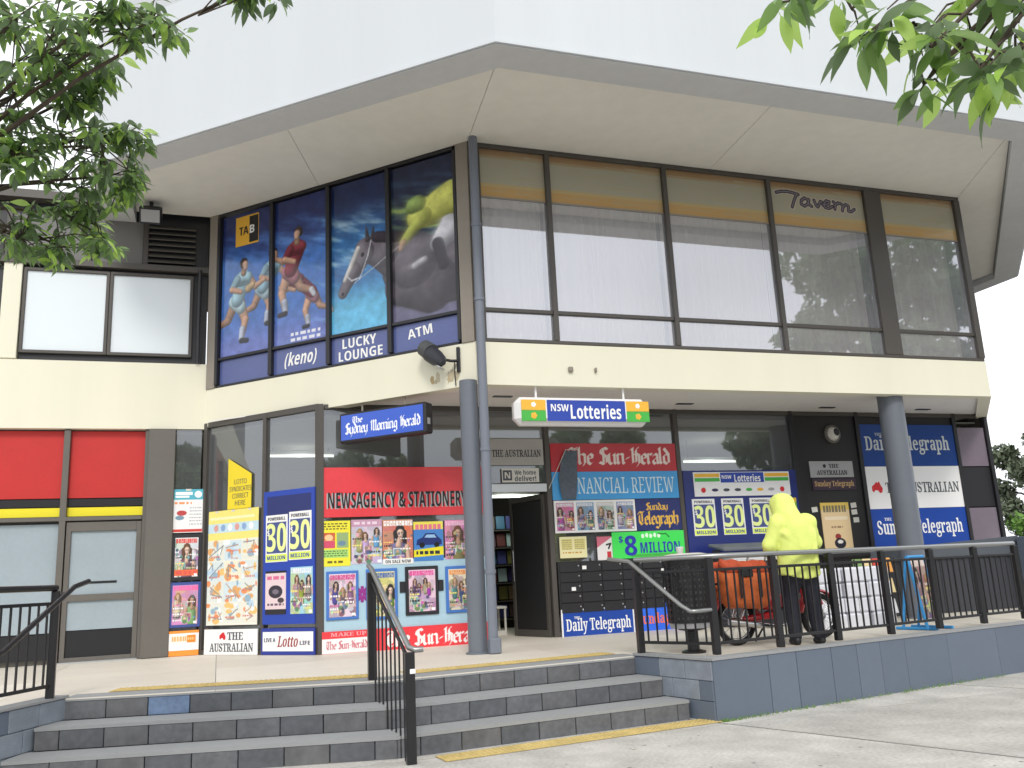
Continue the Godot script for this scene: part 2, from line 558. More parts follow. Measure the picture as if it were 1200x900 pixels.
const NIB := {
	"n": [3.9, [-0.5, 4.6, 0, 5, 0, 0.7, 0.6, 0.1], [0.1, 4.3, 1.6, 5, 2.4, 4.5, 2.4, 0.7, 3, 0.1]],
	"u": [3.9, [-0.5, 4.6, 0, 5, 0, 0.8, 0.7, 0.1, 2.3, 1], [1.9, 4.6, 2.4, 5, 2.4, 0.7, 3, 0.1]],
	"i": [1.7, [-0.5, 4.6, 0, 5, 0, 0.7, 0.6, 0.1], [0, 7, 0.3, 6.7]],
	"r": [2.4, [-0.5, 4.6, 0, 5, 0, 0.7, 0.6, 0.1], [0.2, 4.3, 1.2, 5, 1.9, 4.4]],
	"e": [2.9, [1, 5, 0, 4.2, 0, 0.9, 0.9, 0.1, 2.1, 0.9], [1, 5, 2, 4.2, 1.9, 3.2, 0.1, 2.4]],
	"a": [3.3, [0.1, 4.2, 1, 5, 2, 4.3, 2, 0.7, 2.6, 0.1], [2, 3, 0.8, 2.6, 0, 1.9, 0, 0.8, 0.7, 0.1, 2, 1]],
	"o": [3.4, [1.1, 5, 0, 4.1, 0, 0.9, 1.1, 0.1, 2.3, 0.9, 2.3, 4.1, 1.1, 5]],
	"d": [3.4, [1.1, 4.7, 0, 4, 0, 0.9, 1.1, 0.1, 2.3, 1, 2.3, 4.6, 0.3, 7.6], [1.1, 4.7, 2.2, 4.5]],
	"h": [3.9, [-0.4, 7.6, 0, 8, 0, 0.7, 0.6, 0.1], [0.1, 4.3, 1.6, 5, 2.5, 4.3, 2.5, 1, 1.6, -0.8]],
	"l": [1.8, [-0.4, 7.6, 0, 8, 0, 0.7, 0.7, 0.1]],
	"y": [3.7, [-0.5, 4.6, 0, 5, 0, 0.9, 0.8, 0.1, 2.2, 1], [2, 4.6, 2.4, 5, 2.4, 0.3, 0.6, -2.4]],
	"g": [3.5, [1.1, 5, 0, 4.1, 0, 1.2, 1, 0.5, 2.3, 1.3], [1.1, 5, 2.3, 4.3, 2.3, -1.2, 1, -2.3, -0.3, -1.6]],
	"p": [3.6, [-0.5, 4.6, 0, 5, 0, -2.4], [0, 4.3, 1.4, 5, 2.4, 4.2, 2.4, 0.9, 1.3, 0.1, 0, 0.8]],
	"T": [4.7, [-0.2, 6.6, 0.8, 7.8, 2.2, 7.2, 4.2, 7.9], [2.2, 7.2, 0.7, 5.6, 0.6, 1.8, 2, 0.1, 4, 1.2], [2.6, 6.8, 2.6, 1.5]],
	"S": [4.5, [3.6, 7.2, 2.6, 7.9, 1, 7.2, 0.6, 5.8, 3.4, 3.4, 3.3, 1.2, 1.8, 0.1, 0, 1], [1.9, 7.6, 1.9, 0.6]],
	"H": [4.9, [0, 7.2, 0.8, 7.8, 0.8, 1, 0, 0.1], [0.9, 4.4, 2.4, 5, 3.7, 4.2, 3.7, 0.8, 2.4, -1.2], [3.2, 7.9, 2.3, 6.6, 2.3, 1]],
	"M": [6.5, [0, 6.8, 0.9, 7.8, 0.9, 1, 0, 0.2], [1, 6.6, 2.3, 7.8, 2.8, 7, 2.8, 0.7, 3.3, 0.1], [2.9, 6.6, 4.2, 7.8, 4.9, 6.8, 4.9, 0.7, 5.6, 0.1]],
	"-": [2.4, [0, 2.7, 1.6, 3.2]], " ": [2.2],
}

func blackletter(im: Image, text: String, x: float, y: float, w: float, h: float, c: Color) -> void:   # broad-nib lettering in a box given in fractions
	var total := 0.0
	for ch in text: total += NIB[ch][0]
	var sx := w / total
	var sy := h / 11.5
	var pen := x + 0.5 * sx
	for ch in text:
		var g: Array = NIB[ch]
		for s in range(1, g.size()):
			var p: Array = g[s]
			for i in range(0, p.size() - 2, 2):
				var ax: float = pen + p[i] * sx
				var ay: float = y + (8.6 - p[i + 1]) * sy
				var bx_: float = pen + p[i + 2] * sx
				var by: float = y + (8.6 - p[i + 3]) * sy
				var nx := 0.56 * sx
				var ny := -0.5 * sy
				poly(im, [ax - nx, ay - ny, ax + nx, ay + ny, bx_ + nx, by + ny, bx_ - nx, by - ny], c)
				poly(im, [ax - nx, ay - ny, ax + nx, ay + ny, ax + nx * 1.3, ay + ny * 0.6 + sy * 0.3, ax - nx * 0.7, ay - ny * 0.7 + sy * 0.35], c)
		pen += g[0] * sx

# ------------------------------------------------------------------ the scene
func _ready() -> void:
	rng.seed = 11
	# camera
	var cam := Camera3D.new()
	cam.name = "camera"
	cam.transform = Transform3D(Basis(Vector3.UP, -0.3286) * Basis(Vector3.RIGHT, 0.2156) * Basis(Vector3.BACK, -0.0486), Vector3(0, 1.57, 0))
	cam.fov = 47.61
	cam.near = 0.05
	cam.far = 600.0
	add_child(cam)
	cam.current = true
	# sky: bright, even cloud
	var sky_im := Image.create(512, 256, false, Image.FORMAT_RGBF)
	var cl := FastNoiseLite.new()
	cl.seed = 3
	cl.frequency = 1.6
	cl.fractal_octaves = 5
	for y in 256:
		var el := PI * (0.5 - (y + 0.5) / 256.0)
		for x in 512:
			var az := TAU * (x + 0.5) / 512.0
			var d := Vector3(cos(el) * cos(az), sin(el) * 1.6, cos(el) * sin(az))
			var v := 1.0 + 0.22 * cl.get_noise_3dv(d * 1.3)
			sky_im.set_pixel(x, y, Color(0.945, 0.965, 1.0) * v)
	var pan := PanoramaSkyMaterial.new()
	pan.panorama = ImageTexture.create_from_image(sky_im)
	pan.energy_multiplier = 1.5
	var sky := Sky.new()
	sky.sky_material = pan
	var env := Environment.new()
	env.background_mode = Environment.BG_SKY
	env.sky = sky
	env.tonemap_mode = Environment.TONE_MAPPER_LINEAR
	env.tonemap_exposure = 1.0
	env.sdfgi_enabled = true
	env.ssao_enabled = true
	env.ssil_enabled = true
	var we := WorldEnvironment.new()
	we.name = "world_environment"
	we.environment = env
	add_child(we)
	# the sun behind thin cloud
	var sun := DirectionalLight3D.new()
	sun.name = "sun"
	sun.light_energy = 0.5
	sun.light_angular_distance = 14.0
	sun.light_color = Color(1.0, 0.975, 0.94)
	sun.shadow_enabled = true
	sun.transform = Transform3D(Basis.looking_at(Vector3(0.2, -0.74, -0.85).normalized(), Vector3.UP), Vector3(0, 20, 0))
	add_child(sun)
	materials()
	ground()
	building()
	signs_left()
	signs_front()
	hanging()
	furniture()
	railings()
	motorbike()
	person()
	trees()

func materials() -> void:
	T.mottle = noise_tex(512, 0.03, 0.006, 0.72, 1.0, 1)
	T.plain = noise_tex(512, 0.03, 0.004, 0.945, 1.0, 2)
	T.speck = noise_tex(512, 0.16, 0.02, 0.5, 1.0, 3)
	T.patch = noise_tex(512, 0.12, 0.008, 0.74, 1.04, 4)
	T.streak = noise_tex(512, 0.03, 0.008, 0.955, 1.0, 8, 0.06)
	mk("asphalt", srgb(120, 119, 117), 0.9, "patch", 0.22)
	mk("concrete", srgb(206, 203, 196), 0.9, "patch", 0.33, 0.35)
	mk("concrete_b", srgb(198, 195, 188), 0.9, "patch", 0.27, 0.35)
	mk("tile", srgb(226, 219, 205), 0.55, "plain", 0.45)
	mk("block", srgb(118, 120, 124), 0.85, "mottle", 0.9, 0.5)
	mk("block_b", srgb(106, 109, 114), 0.85, "mottle", 0.7, 0.5)
	mk("block_c", srgb(116, 117, 119), 0.85, "mottle", 0.6, 0.5)
	mk("tread", srgb(152, 154, 155), 0.85, "plain", 0.8, 0.3)
	mk("blue_block", srgb(128, 152, 186), 0.7, "mottle", 1.1, 0.4)
	mk("slate_paint", srgb(99, 110, 125), 0.6, "plain", 0.35, 0.15)
	mk("slate_scuffed", srgb(146, 155, 166), 0.7, "patch", 0.9, 0.4)
	mk("joint", srgb(66, 68, 70), 0.95, "mottle", 1.0)
	mk("yellow_strip", srgb(226, 200, 128), 0.75, "mottle", 0.9)
	mk("white_render", srgb(212, 217, 221), 0.6, "streak", 0.09)
	mk("coping_paint", srgb(200, 203, 206), 0.6, "plain", 0.3)
	mk("soffit_paint", srgb(236, 233, 224), 0.8, "plain", 0.2)
	mk("eave_paint", srgb(208, 209, 210), 0.8, "plain", 0.3)
	mk("cream", srgb(237, 234, 213), 0.6, "streak", 0.09)
	mk("canopy_paint", srgb(238, 235, 230), 0.8, "plain", 0.3)
	mk("pier_paint", srgb(150, 142, 132), 0.6, "plain", 0.5)
	mk("frame", srgb(78, 74, 70), 0.4)
	mk("frame_grey", srgb(104, 100, 94), 0.45, "plain", 0.6)
	mk("black_frame", srgb(38, 38, 42), 0.4)
	mk("dark_wall", srgb(34, 34, 36), 0.55, "plain", 0.5)
	mk("interior", srgb(96, 92, 86), 0.9)
	mk("ceiling", srgb(170, 168, 162), 0.9)
	mk("steel_grey", srgb(108, 114, 124), 0.45, "plain", 0.6)
	mk("pipe_grey", srgb(116, 122, 134), 0.4)
	mk("rail_black", srgb(30, 30, 33), 0.35)
	mk("rail_steel", srgb(186, 188, 188), 0.3, "", 1.0, 0.0, 0.8)
	mk("chrome", srgb(205, 205, 206), 0.18, "", 1.0, 0.0, 1.0)
	mk("rubber", srgb(28, 28, 29), 0.85)
	mk("curtain", srgb(222, 214, 204), 0.9)
	mk("frosted", srgb(226, 234, 238), 0.14)
	M.frosted.metallic = 0.12
	mk("film_grey", srgb(160, 174, 182), 0.3, "plain", 0.8)
	mk("red_film", srgb(198, 38, 34), 0.45, "plain", 0.9)
	mk("yellow_film", srgb(236, 222, 40), 0.35)
	mk("white_board", srgb(240, 240, 240), 0.35)
	mk("off_white", srgb(214, 212, 204), 0.5)
	mk("silver_board", srgb(170, 170, 172), 0.35)
	mk("red_board", srgb(232, 66, 74), 0.3, "plain", 0.8)
	mk("deep_red_board", srgb(186, 36, 46), 0.3, "plain", 0.8)
	mk("sky_board", srgb(70, 166, 232), 0.3, "plain", 0.8)
	mk("royal_board", srgb(32, 74, 168), 0.3, "plain", 0.8)
	mk("bright_blue_board", srgb(52, 110, 236), 0.3)
	mk("navy_board", srgb(36, 48, 112), 0.35, "plain", 0.8)
	mk("blue_panel", srgb(36, 68, 170), 0.35)
	mk("pale_blue_board", srgb(178, 212, 228), 0.4, "plain", 0.8)
	mk("green_board", srgb(66, 226, 92), 0.4)
	mk("orange_board", srgb(246, 150, 56), 0.4)
	mk("lotto_gold", srgb(240, 184, 58), 0.35)
	mk("lotto_green", srgb(70, 180, 70), 0.35)
	mk("ink_white", srgb(246, 246, 244), 0.4)
	mk("ink_black", srgb(22, 22, 26), 0.4)
	mk("ink_grey", srgb(70, 76, 84), 0.4)
	mk("ink_red", srgb(212, 36, 46), 0.4)
	mk("ink_orange", srgb(244, 120, 60), 0.4)
	mk("ink_gold", srgb(236, 186, 66), 0.4)
	mk("ink_blue", srgb(40, 52, 170), 0.4)
	mk("ink_lime", srgb(226, 246, 92), 0.4)
	mk("ink_dusk", srgb(70, 84, 140), 0.4)
	mk("ink_pale_lime", srgb(234, 246, 160), 0.4)
	mk("ink_purple", srgb(62, 52, 92), 0.4)
	mk("tint_panel", srgb(128, 118, 130), 0.12, "plain", 0.4)
	mk("dark_sheet", srgb(58, 60, 66), 0.5, "plain", 0.5)
	mk("leather", srgb(26, 26, 28), 0.5)
	mk("bike_red", srgb(176, 22, 34), 0.25)
	mk("bag_orange", srgb(216, 108, 50), 0.75, "mottle", 3.0)
	mk("hi_vis", srgb(230, 243, 130), 0.8, "plain", 2.0)
	mk("trousers", srgb(34, 36, 46), 0.85)
	mk("skin", srgb(206, 158, 130), 0.55)
	mk("hair", srgb(52, 40, 32), 0.8)
	mk("wrap_white", srgb(226, 228, 236), 0.35, "plain", 1.5)
	mk("blue_frame", srgb(60, 150, 214), 0.4)
	mk("bark", srgb(96, 84, 72), 0.9, "mottle", 2.0, 0.8)
	mk("stained", srgb(206, 184, 142), 0.8, "patch", 2.0)
	var tube := mk("tube_light", srgb(255, 255, 250), 0.4)
	tube.emission_enabled = true
	tube.emission = Color(0.96, 1.0, 0.94)
	tube.emission_energy_multiplier = 2.2
	for l in [["leaf_dark", 58, 84, 38], ["leaf_mid", 92, 128, 46], ["leaf_light", 158, 196, 72], ["leaf_far", 70, 96, 48]]:
		var m := mk(l[0], srgb(l[1], l[2], l[3]), 0.5)
		m.backlight_enabled = true
		m.backlight = srgb(l[1], l[2], l[3]).lightened(0.35)
	M.hi_vis.rim_enabled = true
	M.hi_vis.rim = 0.3
	M.bike_red.clearcoat_enabled = true
	glass("tavern_glass", srgb(224, 226, 234), 0.0, 0.58)
	glass("shop_glass", srgb(150, 154, 158), 0.0, 0.58)
	glass("clear_glass", srgb(220, 226, 228), 0.02, 0.06)

# ------------------------------------------------------------------ ground, forecourt, steps
const T1 := [Vector2(-1.40, -9.88), Vector2(1.62, -9.10), Vector2(4.58, -9.46)]

func ground() -> void:
	structure("ground", prism([Vector2(-260, -260), Vector2(260, -260), Vector2(260, 260), Vector2(-260, 260)], -0.4, 0.0), M.asphalt)
	# pale concrete pavement in big bays over it
	var pv := structure("pavement", prism([Vector2(-60, -30), Vector2(60, -30), Vector2(60, 5), Vector2(-60, 5)], -0.05, 0.002), M.joint)
	var jx := [-7.2, -3.4, 0.4, 4.9, 8.9, 12.9, 16.9, 20.9, 24.9]
	for i in jx.size() - 1:
		for k in 3:
			var z0: float = [-14.0, -8.115, -3.6][k]
			var z1: float = [-8.12, -3.61, 1.5][k] - 0.01
			var sh := 0.404
			var q := []
			for e in [[jx[i] + 0.022, z0], [jx[i + 1] - 0.022, z0], [jx[i + 1] - 0.022, z1], [jx[i] + 0.022, z1]]: q.append(Vector2(e[0] + (e[1] + 8.118) * sh, e[1]))
			part(pv, "paving_bay", prism(q, -0.01, 0.008), M.concrete if (i + k) % 2 else M.concrete_b)
	var plat := [T1[0], T1[1], T1[2], Vector2(4.87, -8.33), Vector2(12.9, -9.86), Vector2(14.6, -13.0), Vector2(20, -22), Vector2(-14, -22), Vector2(-14, -6.2), Vector2(-3.45, -6.0)]
	var fc := structure("forecourt", prism(offset_poly(plat, -0.1), 0.0, FL - 0.012), M.joint)
	# the paving on top, laid in large pale slabs
	var k := 0
	var slab_m := [M.tile, mk("tile_b", srgb(222, 215, 201), 0.5, "plain", 0.6), mk("tile_c", srgb(229, 223, 210), 0.58, "plain", 0.3)]
	for ix in range(-5, 8):
		for iz in range(-9, 0):
			var x0 := ix * 2.0
			var z0 := -22.0 + (iz + 9) * 2.0
			var cell := PackedVector2Array([Vector2(x0 + 0.003, z0 + 0.003), Vector2(x0 + 1.997, z0 + 0.003), Vector2(x0 + 1.997, z0 + 1.997), Vector2(x0 + 0.003, z0 + 1.997)])
			for piece in Geometry2D.intersect_polygons(cell, PackedVector2Array(plat)):
				if piece.size() > 2:
					part(fc, "paving_slab", prism(Array(piece), FL - 0.012, FL), slab_m[k % 3])
					k += 1
	# three rises of painted blocks with a smooth tread over each
	var steps := structure("steps", prism([T1[0], T1[1], T1[2]] + rev(offset(T1, -0.78)), 0.0, 0.19), M.joint)
	rng.seed = 21
	var bm := [M.block, M.block_b, M.block_c]
	for s in 3:
		var top := FL - 0.2 * s
		var front: Array = offset(T1, -0.41 * s)
		front[0] += Vector2(-0.07, 0.02) * s
		front[2] += Vector2(0.02, 0.03) * s
		if s > 0:
			var back: Array = offset(T1, -0.41 * (s - 1))
			back[0] += Vector2(-0.07, 0.02) * s
			back[2] += Vector2(0.02, 0.03) * s
			part(steps, "tread", prism([front[0], front[1], front[2]] + rev(back), top - 0.03, top), M.tread)
			part(steps, "tread_core", prism(offset(front, 0.1) + rev(back), 0.002, top - 0.032), M.joint)
		else:
			part(steps, "tread", prism([front[0], front[1], front[2]] + rev(offset(T1, 0.3)), top - 0.03, top + 0.004), M.tread)
		for g in 2:
			var a: Vector2 = front[g]
			var b: Vector2 = front[g + 1]
			var len := a.distance_to(b)
			var d := (b - a) / len
			var n := Vector2(d.y, -d.x)
			var pos := -0.2 * ((s + g) % 2) * 0.9
			var j := 0
			while pos < len - 0.02:
				var x0 := maxf(pos, 0.0) + 0.004
				var x1 := minf(pos + 0.4, len) - 0.004
				if x1 - x0 > 0.03:
					var c := a + d * (x0 + x1) / 2.0 + n * (0.05 + rng.randf_range(0.0, 0.004))
					var m: Material = M.blue_block if s == 0 and g == 0 and j == 2 else bm[rng.randi() % 3]
					bx(steps, "block", m, Vector3(c.x, top - 0.117, c.y), Vector3(x1 - x0, 0.17, 0.1), 0.006, Basis(Vector3.UP, -d.angle()))
				pos += 0.4
				j += 1
	# yellow warning strips with studs: two on the forecourt edge, one on the pavement
	for e in [[0, 0.3, 2.95, 0.34, FL], [1, 0.35, 2.9, 0.34, FL], [1, 0.15, 3.15, -1.24, 0.008]]:
		var seg: int = e[0]
		var a: Vector2 = T1[seg]
		var d: Vector2 = (T1[seg + 1] - a).normalized()
		var n := Vector2(d.y, -d.x)
		var w := 0.28
		var p: Vector2 = a + n * e[3]
		var y: float = e[4]
		var q := [p + d * e[1], p + d * e[2], p + d * e[2] + n * w, p + d * e[1] + n * w]
		var strip := structure("tactile_strip", prism(q, y + 0.004, y + 0.009), M.yellow_strip)
		var st := fresh()
		var cnt := int((e[2] - e[1]) / 0.055)
		for i in cnt:
			for r in 5:
				var c: Vector2 = p + d * (e[1] + 0.03 + i * 0.055) + n * (0.03 + r * 0.055)
				var low := ring_at(Vector3(c.x, y + 0.009, c.y), Basis(), 0.017, 6)
				var top := ring_at(Vector3(c.x, y + 0.014, c.y), Basis(), 0.011, 6)
				face(st, top, Vector3.UP)
				for t in 6: face(st, [low[t], low[(t + 1) % 6], top[(t + 1) % 6], top[t]], Vector3(cos(TAU * (t + 0.5) / 6), 0.6, sin(TAU * (t + 0.5) / 6)).normalized())
		var studs := part(strip, "raised_studs", st.commit(), M.yellow_strip)
		studs.set_meta("kind", "stuff")
	# retaining walls round the forecourt: painted concrete panels and blocks
	var wall := thing("retaining_wall", "low slate grey painted wall under the right-hand railing, with vertical panel joints", "wall")
	var f0 := Vector2(4.86, -8.29)
	var f1 := Vector2(12.9, -9.82)
	var fd := (f1 - f0).normalized()
	var fn := Vector2(fd.y, -fd.x)
	part(wall, "core", prism([f0 + fn * 0.03, f1 + fn * 0.03, f1 + fn * 0.14, f0 + fn * 0.14], -0.1, FL - 0.004), M.joint)
	var p0 := 0.0
	var widths := [0.78, 0.42, 0.55, 0.42, 0.4, 0.44, 0.8, 1.0, 0.9, 1.0, 1.4]
	for i in widths.size():
		var wd: float = widths[i]
		if p0 + wd > f0.distance_to(f1): wd = f0.distance_to(f1) - p0
		if wd < 0.1: break
		var gap := 0.004 if i > 3 else 0.007
		var c := f0 + fd * (p0 + wd / 2) + fn * 0.02
		bx(wall, "panel", M.slate_paint if i % 3 != 1 else mk("slate_paint_b", srgb(103, 114, 129), 0.6, "plain", 0.5, 0.15), Vector3(c.x, 0.262, c.y), Vector3(wd - gap, 0.68, 0.05), 0.004, Basis(Vector3.UP, -fd.angle()))
		p0 += wd
	part(wall, "capping", prism([f0 + fn * -0.012 - fd * 0.01, f1 + fn * -0.012, f1 + fn * 0.16, f0 + fn * 0.16 - fd * 0.01], FL + 0.0045, FL + 0.03), M.tread)
	# the stair cheeks on either side, in blocks
	for e in [[Vector2(4.86, -8.30), Vector2(4.55, -9.47), "block cheek wall between the right end of the steps and the slate wall"], [Vector2(-1.38, -9.92), Vector2(-3.3, -6.2), "pale blue-grey block cheek wall running forward from the left end of the steps"]]:
		var a: Vector2 = e[0]
		var b: Vector2 = e[1]
		var ck := thing("cheek_wall", e[2], "wall")
		var d := (b - a).normalized()
		var n := Vector2(d.y, -d.x)
		if a.x > 0: n = n * 1.0
		var side := 1.0 if a.x > 0 else 1.0
		var len := a.distance_to(b)
		part(ck, "core", prism([a + n * -0.02 * side, b + n * -0.02 * side, b - n * 0.14 * side, a - n * 0.14 * side], -0.1, FL - 0.004), M.joint)
		for r in 3:
			var pos := -0.2 * (r % 2)
			while pos < len:
				var x0 := maxf(pos, 0.0) + 0.003
				var x1 := minf(pos + 0.4, len) - 0.003
				if x1 - x0 > 0.03:
					var c := a + d * (x0 + x1) / 2 - n * 0.012 * side
					bx(ck, "block", M.slate_scuffed if (r + int(pos * 5)) % 3 else M.slate_paint, Vector3(c.x, 0.1 + r * 0.2, c.y), Vector3(x1 - x0, 0.195, 0.05), 0.005, Basis(Vector3.UP, -d.angle()))
				pos += 0.4
		part(ck, "capping", prism([a + n * 0.025, b + n * 0.025, b - n * 0.17, a - n * 0.17], FL + 0.005, FL + 0.028), M.tread)

func rev(a: Array) -> Array:
	var b := a.duplicate()
	b.reverse()
	return b

func offset_poly(p: Array, d: float) -> Array:
	var r := Geometry2D.offset_polygon(PackedVector2Array(p), d, Geometry2D.JOIN_MITER)
	return Array(r[0]) if r.size() else p

# ------------------------------------------------------------------ the building
const PA := Vector2(-0.26, -14.76)
const PB := Vector2(3.31, -11.19)
const PC := Vector2(12.41, -11.19)
var K0 := Vector2(-0.27, -14.76)
var K1 := Vector2(1.36, -13.0)

func plane(which: String, u: float, y: float, off := 0.0) -> Transform3D:   # u along the wall, y up, off out of the wall
	match which:
		"left": return Transform3D(Basis(), Vector3(u, y, -14.76 + off))
		"front": return Transform3D(Basis(), Vector3(u, y, -13.0 + off))
		"upper_front": return Transform3D(Basis(), Vector3(u, y, -11.19 + off))
	var a := K0 if which == "corner" else PA
	var b := K1 if which == "corner" else PB
	var d := (b - a).normalized()
	var n := Vector2(-d.y, d.x)
	var p := a + d * u + n * off
	return Transform3D(Basis(Vector3(d.x, 0, d.y), Vector3.UP, Vector3(n.x, 0, n.y)), Vector3(p.x, y, p.y))

func bar(B: Node, called: String, m: Material, which: String, u: float, y: float, w: float, h: float, d: float, off: float, bev := 0.004) -> MeshInstance3D:
	return part(B, called, box_mesh(Vector3(w, h, d), bev), m, plane(which, u, y, off))

func sheet(B: Node, called: String, m: Material, which: String, u0: float, u1: float, y0: float, y1: float, off: float) -> MeshInstance3D:
	var key := "sheet %.3f %.3f" % [u1 - u0, y1 - y0]
	if not boxes.has(key):
		var st := fresh()
		var x := (u1 - u0) / 2
		var y := (y1 - y0) / 2
		face(st, [Vector3(-x, -y, 0), Vector3(x, -y, 0), Vector3(x, y, 0), Vector3(-x, y, 0)], Vector3(0, 0, 1), [Vector2(0, 1), Vector2(1, 1), Vector2(1, 0), Vector2(0, 0)])
		boxes[key] = st.commit()
	return part(B, called, boxes[key], m, plane(which, (u0 + u1) / 2, (y0 + y1) / 2, off))

func building() -> void:
	var B := thing("commercial_building", "two-storey corner building with white fascia, tavern windows upstairs and a newsagency below", "building")
	# --- roof: white fascia round a deep soffit
	var F := [Vector2(-1.9, -21), Vector2(-1.9, -12.95), Vector2(2.94, -8.62), Vector2(11.5, -8.6), Vector2(17.1, -14.2), Vector2(17.1, -21)]
	var Fi := offset(F, 0.46)
	var Fc := offset(F, 0.03)
	var Fl := offset(F, -0.03)
	for i in F.size() - 1:
		var fp := part(B, "fascia", prism([F[i], F[i + 1], Fi[i + 1], Fi[i]], 7.66, 9.86), M.white_render)
		part(fp, "drip_edge", prism([Fl[i], Fl[i + 1], F[i + 1], F[i]], 7.662, 7.70), M.white_render)
		part(fp, "eave_lining", prism([F[i], F[i + 1], Fi[i + 1], Fi[i]], 7.645, 7.657), M.eave_paint)
		part(B, "coping", prism([Fc[i], Fc[i + 1], Fi[i + 1], Fi[i]], 9.885, 10.25), M.coping_paint)
	var Fr := offset(F, 0.3)
	part(B, "roof_deck", prism(Fr, 8.0, 8.15), M.interior)
	part(B, "roof_deck", prism([Vector2(-14, -14.7), Vector2(-2.0, -14.7), Vector2(-2.0, -22), Vector2(-14, -22)], 7.86, 8.0), M.frame)
	var Fs := offset(F, 0.47)
	var J0 := Vector2(0.30, -11.47)
	var J1 := Vector2(1.38, -13.12)
	var s0: Vector2 = Fs[1]
	var s1: Vector2 = Fs[2]
	var s2: Vector2 = Fs[3]
	var s3: Vector2 = Fs[4]
	var t0 := s0.lerp(s1, 0.47)
	for q in [[s0, t0, J1, PA, Vector2(s0.x, -14.76)], [t0, s1, PB, J1], [s1, Vector2(7.15, s1.y), Vector2(7.35, -11.19), PB], [Vector2(7.15, s1.y), s2, PC, Vector2(7.35, -11.19)], [s2, s3, Vector2(17.0 - 0.4, -15.4), PC]]:
		part(B, "soffit_panel", prism(offset_poly(q, -0.004), 7.78, 7.80), M.soffit_paint)
	# --- cream band at first-floor level
	var L := [Vector2(-14, -14.76), PA, PB, PC, Vector2(17.2, -15.98), Vector2(17.2, -22)]
	var Li := offset(L, 0.2)
	for i in L.size() - 1:
		part(B, "cream_band", prism([L[i], L[i + 1], Li[i + 1], Li[i]], 4.11 if i == 0 else 4.145, 5.19 if i == 0 else 4.755), M.cream)
	part(B, "floor_slab", prism(offset(L, 0.21), 4.3, 4.7), M.interior)
	part(B, "canopy_soffit", prism([Vector2(-0.2, -14.6), Vector2(3.4, -11.37), Vector2(12.3, -11.37), Vector2(14.4, -13.45), Vector2(1.1, -13.45)], 4.2, 4.22), M.canopy_paint)
	for v in [[4.0, -12.2], [7.26, -12.5], [10.16, -12.6], [12.3, -12.62]]:
		bx(B, "soffit_vent", M.black_frame, Vector3(v[0], 4.194, v[1]), Vector3(0.3, 0.012, 0.1), 0.003)
	for v in [4.7, 5.09]:
		bx(B, "wall_bracket", M.pier_paint, Vector3(v, 4.39, -11.165), Vector3(0.07 if v < 5 else 0.03, 0.07, 0.05), 0.01)
	# --- upper front: five bays of tinted glass, curtains behind, a printed strip on top
	var ms := [3.42, 4.535, 6.50, 8.42, 10.5, 12.41]
	bar(B, "window_rail", M.frame, "upper_front", 7.9, 4.785, 8.98, 0.05, 0.1, -0.04)
	bar(B, "window_rail", M.frame, "upper_front", 7.9, 7.745, 8.98, 0.06, 0.1, -0.04)
	for i in 6:
		var w := 0.34 if i == 4 else (0.12 if i in [0, 5] else 0.075)
		bar(B, "mullion", M.frame, "upper_front", ms[i] - (0.06 if i == 5 else 0.0), 6.263, w, 2.9, 0.12, -0.045)
	for k in 2:
		var strip := Image.create(384, 154, false, Image.FORMAT_RGB8)
		rng.seed = 4
		strip.fill(srgb(168, 164, 146))
		rect(strip, 0, 0, 1, 0.12, srgb(158, 128, 94))
		rect(strip, 0, 0.12, 1, 0.06, srgb(166, 148, 118))
		rect(strip, 0, 0.72, 1, 0.07, srgb(184, 164, 118))
		rect(strip, 0, 0.79, 1, 0.21, srgb(190, 154, 100))
		for i in 90: rect(strip, rng.randf(), rng.randf(), 0.3, 0.007, srgb(170, 160, 134))
		if k == 1:   # the word in brush script, outlined
			var runs := [[150, 205, 200, 190, 270, 186, 330, 200, 395, 222], [375, 225, 345, 290, 310, 392], [500, 290, 460, 265, 420, 300, 415, 350, 450, 375, 490, 345, 506, 285, 500, 350, 530, 375], [565, 290, 585, 365, 602, 378, 640, 300, 655, 312], [660, 352, 730, 330, 740, 302, 705, 290, 675, 330, 682, 380, 720, 395, 770, 366], [785, 300, 808, 330, 795, 402], [800, 350, 840, 312, 868, 322], [880, 330, 892, 360, 878, 420], [888, 370, 930, 330, 958, 350, 950, 420, 985, 427, 1022, 390]]
			for pass_ in [[0.05, srgb(196, 186, 172)], [0.034, srgb(66, 58, 72)], [0.009, srgb(128, 122, 132)]]:
				for r in runs:
					var q := []
					for i in range(0, r.size(), 2):
						q.append((r[i] - 70) / 1060.0)
						q.append((r[i + 1] - 60 - 0.075 * (r[i] - 70)) / 560.0)
					ell(strip, q[0], q[1], pass_[0] / 2, pass_[0] / 2 * 384.0 / 154.0, pass_[1])
					stroke(strip, q, pass_[0], pass_[1])
		soften(strip, 0.6)
		printed("tavern_strip_%d" % k, strip, 0.12)
	for i in 5:
		var u0: float = ms[i] + (0.17 if i == 4 else 0.06 if i == 0 else 0.038)
		var u1: float = ms[i + 1] - (0.17 if i == 3 else 0.12 if i == 4 else 0.038)
		for y in [5.237, 6.955]:
			bar(B, "transom", M.frame if y < 6 else M.pier_paint, "upper_front", (u0 + u1) / 2, y, u1 - u0 - 0.002, 0.055 if y < 6 else 0.024, 0.08 if y < 6 else 0.03, -0.05)
		sheet(B, "window_pane", M.tavern_glass, "upper_front", u0, u1, 4.81, 5.21, -0.05)
		sheet(B, "window_pane", M.tavern_glass, "upper_front", u0, u1, 5.265, 6.94, -0.052)
		sheet(B, "printed_pane", M["tavern_strip_1" if i == 3 else "tavern_strip_0"], "upper_front", u0, u1, 6.97, 7.715, -0.05)
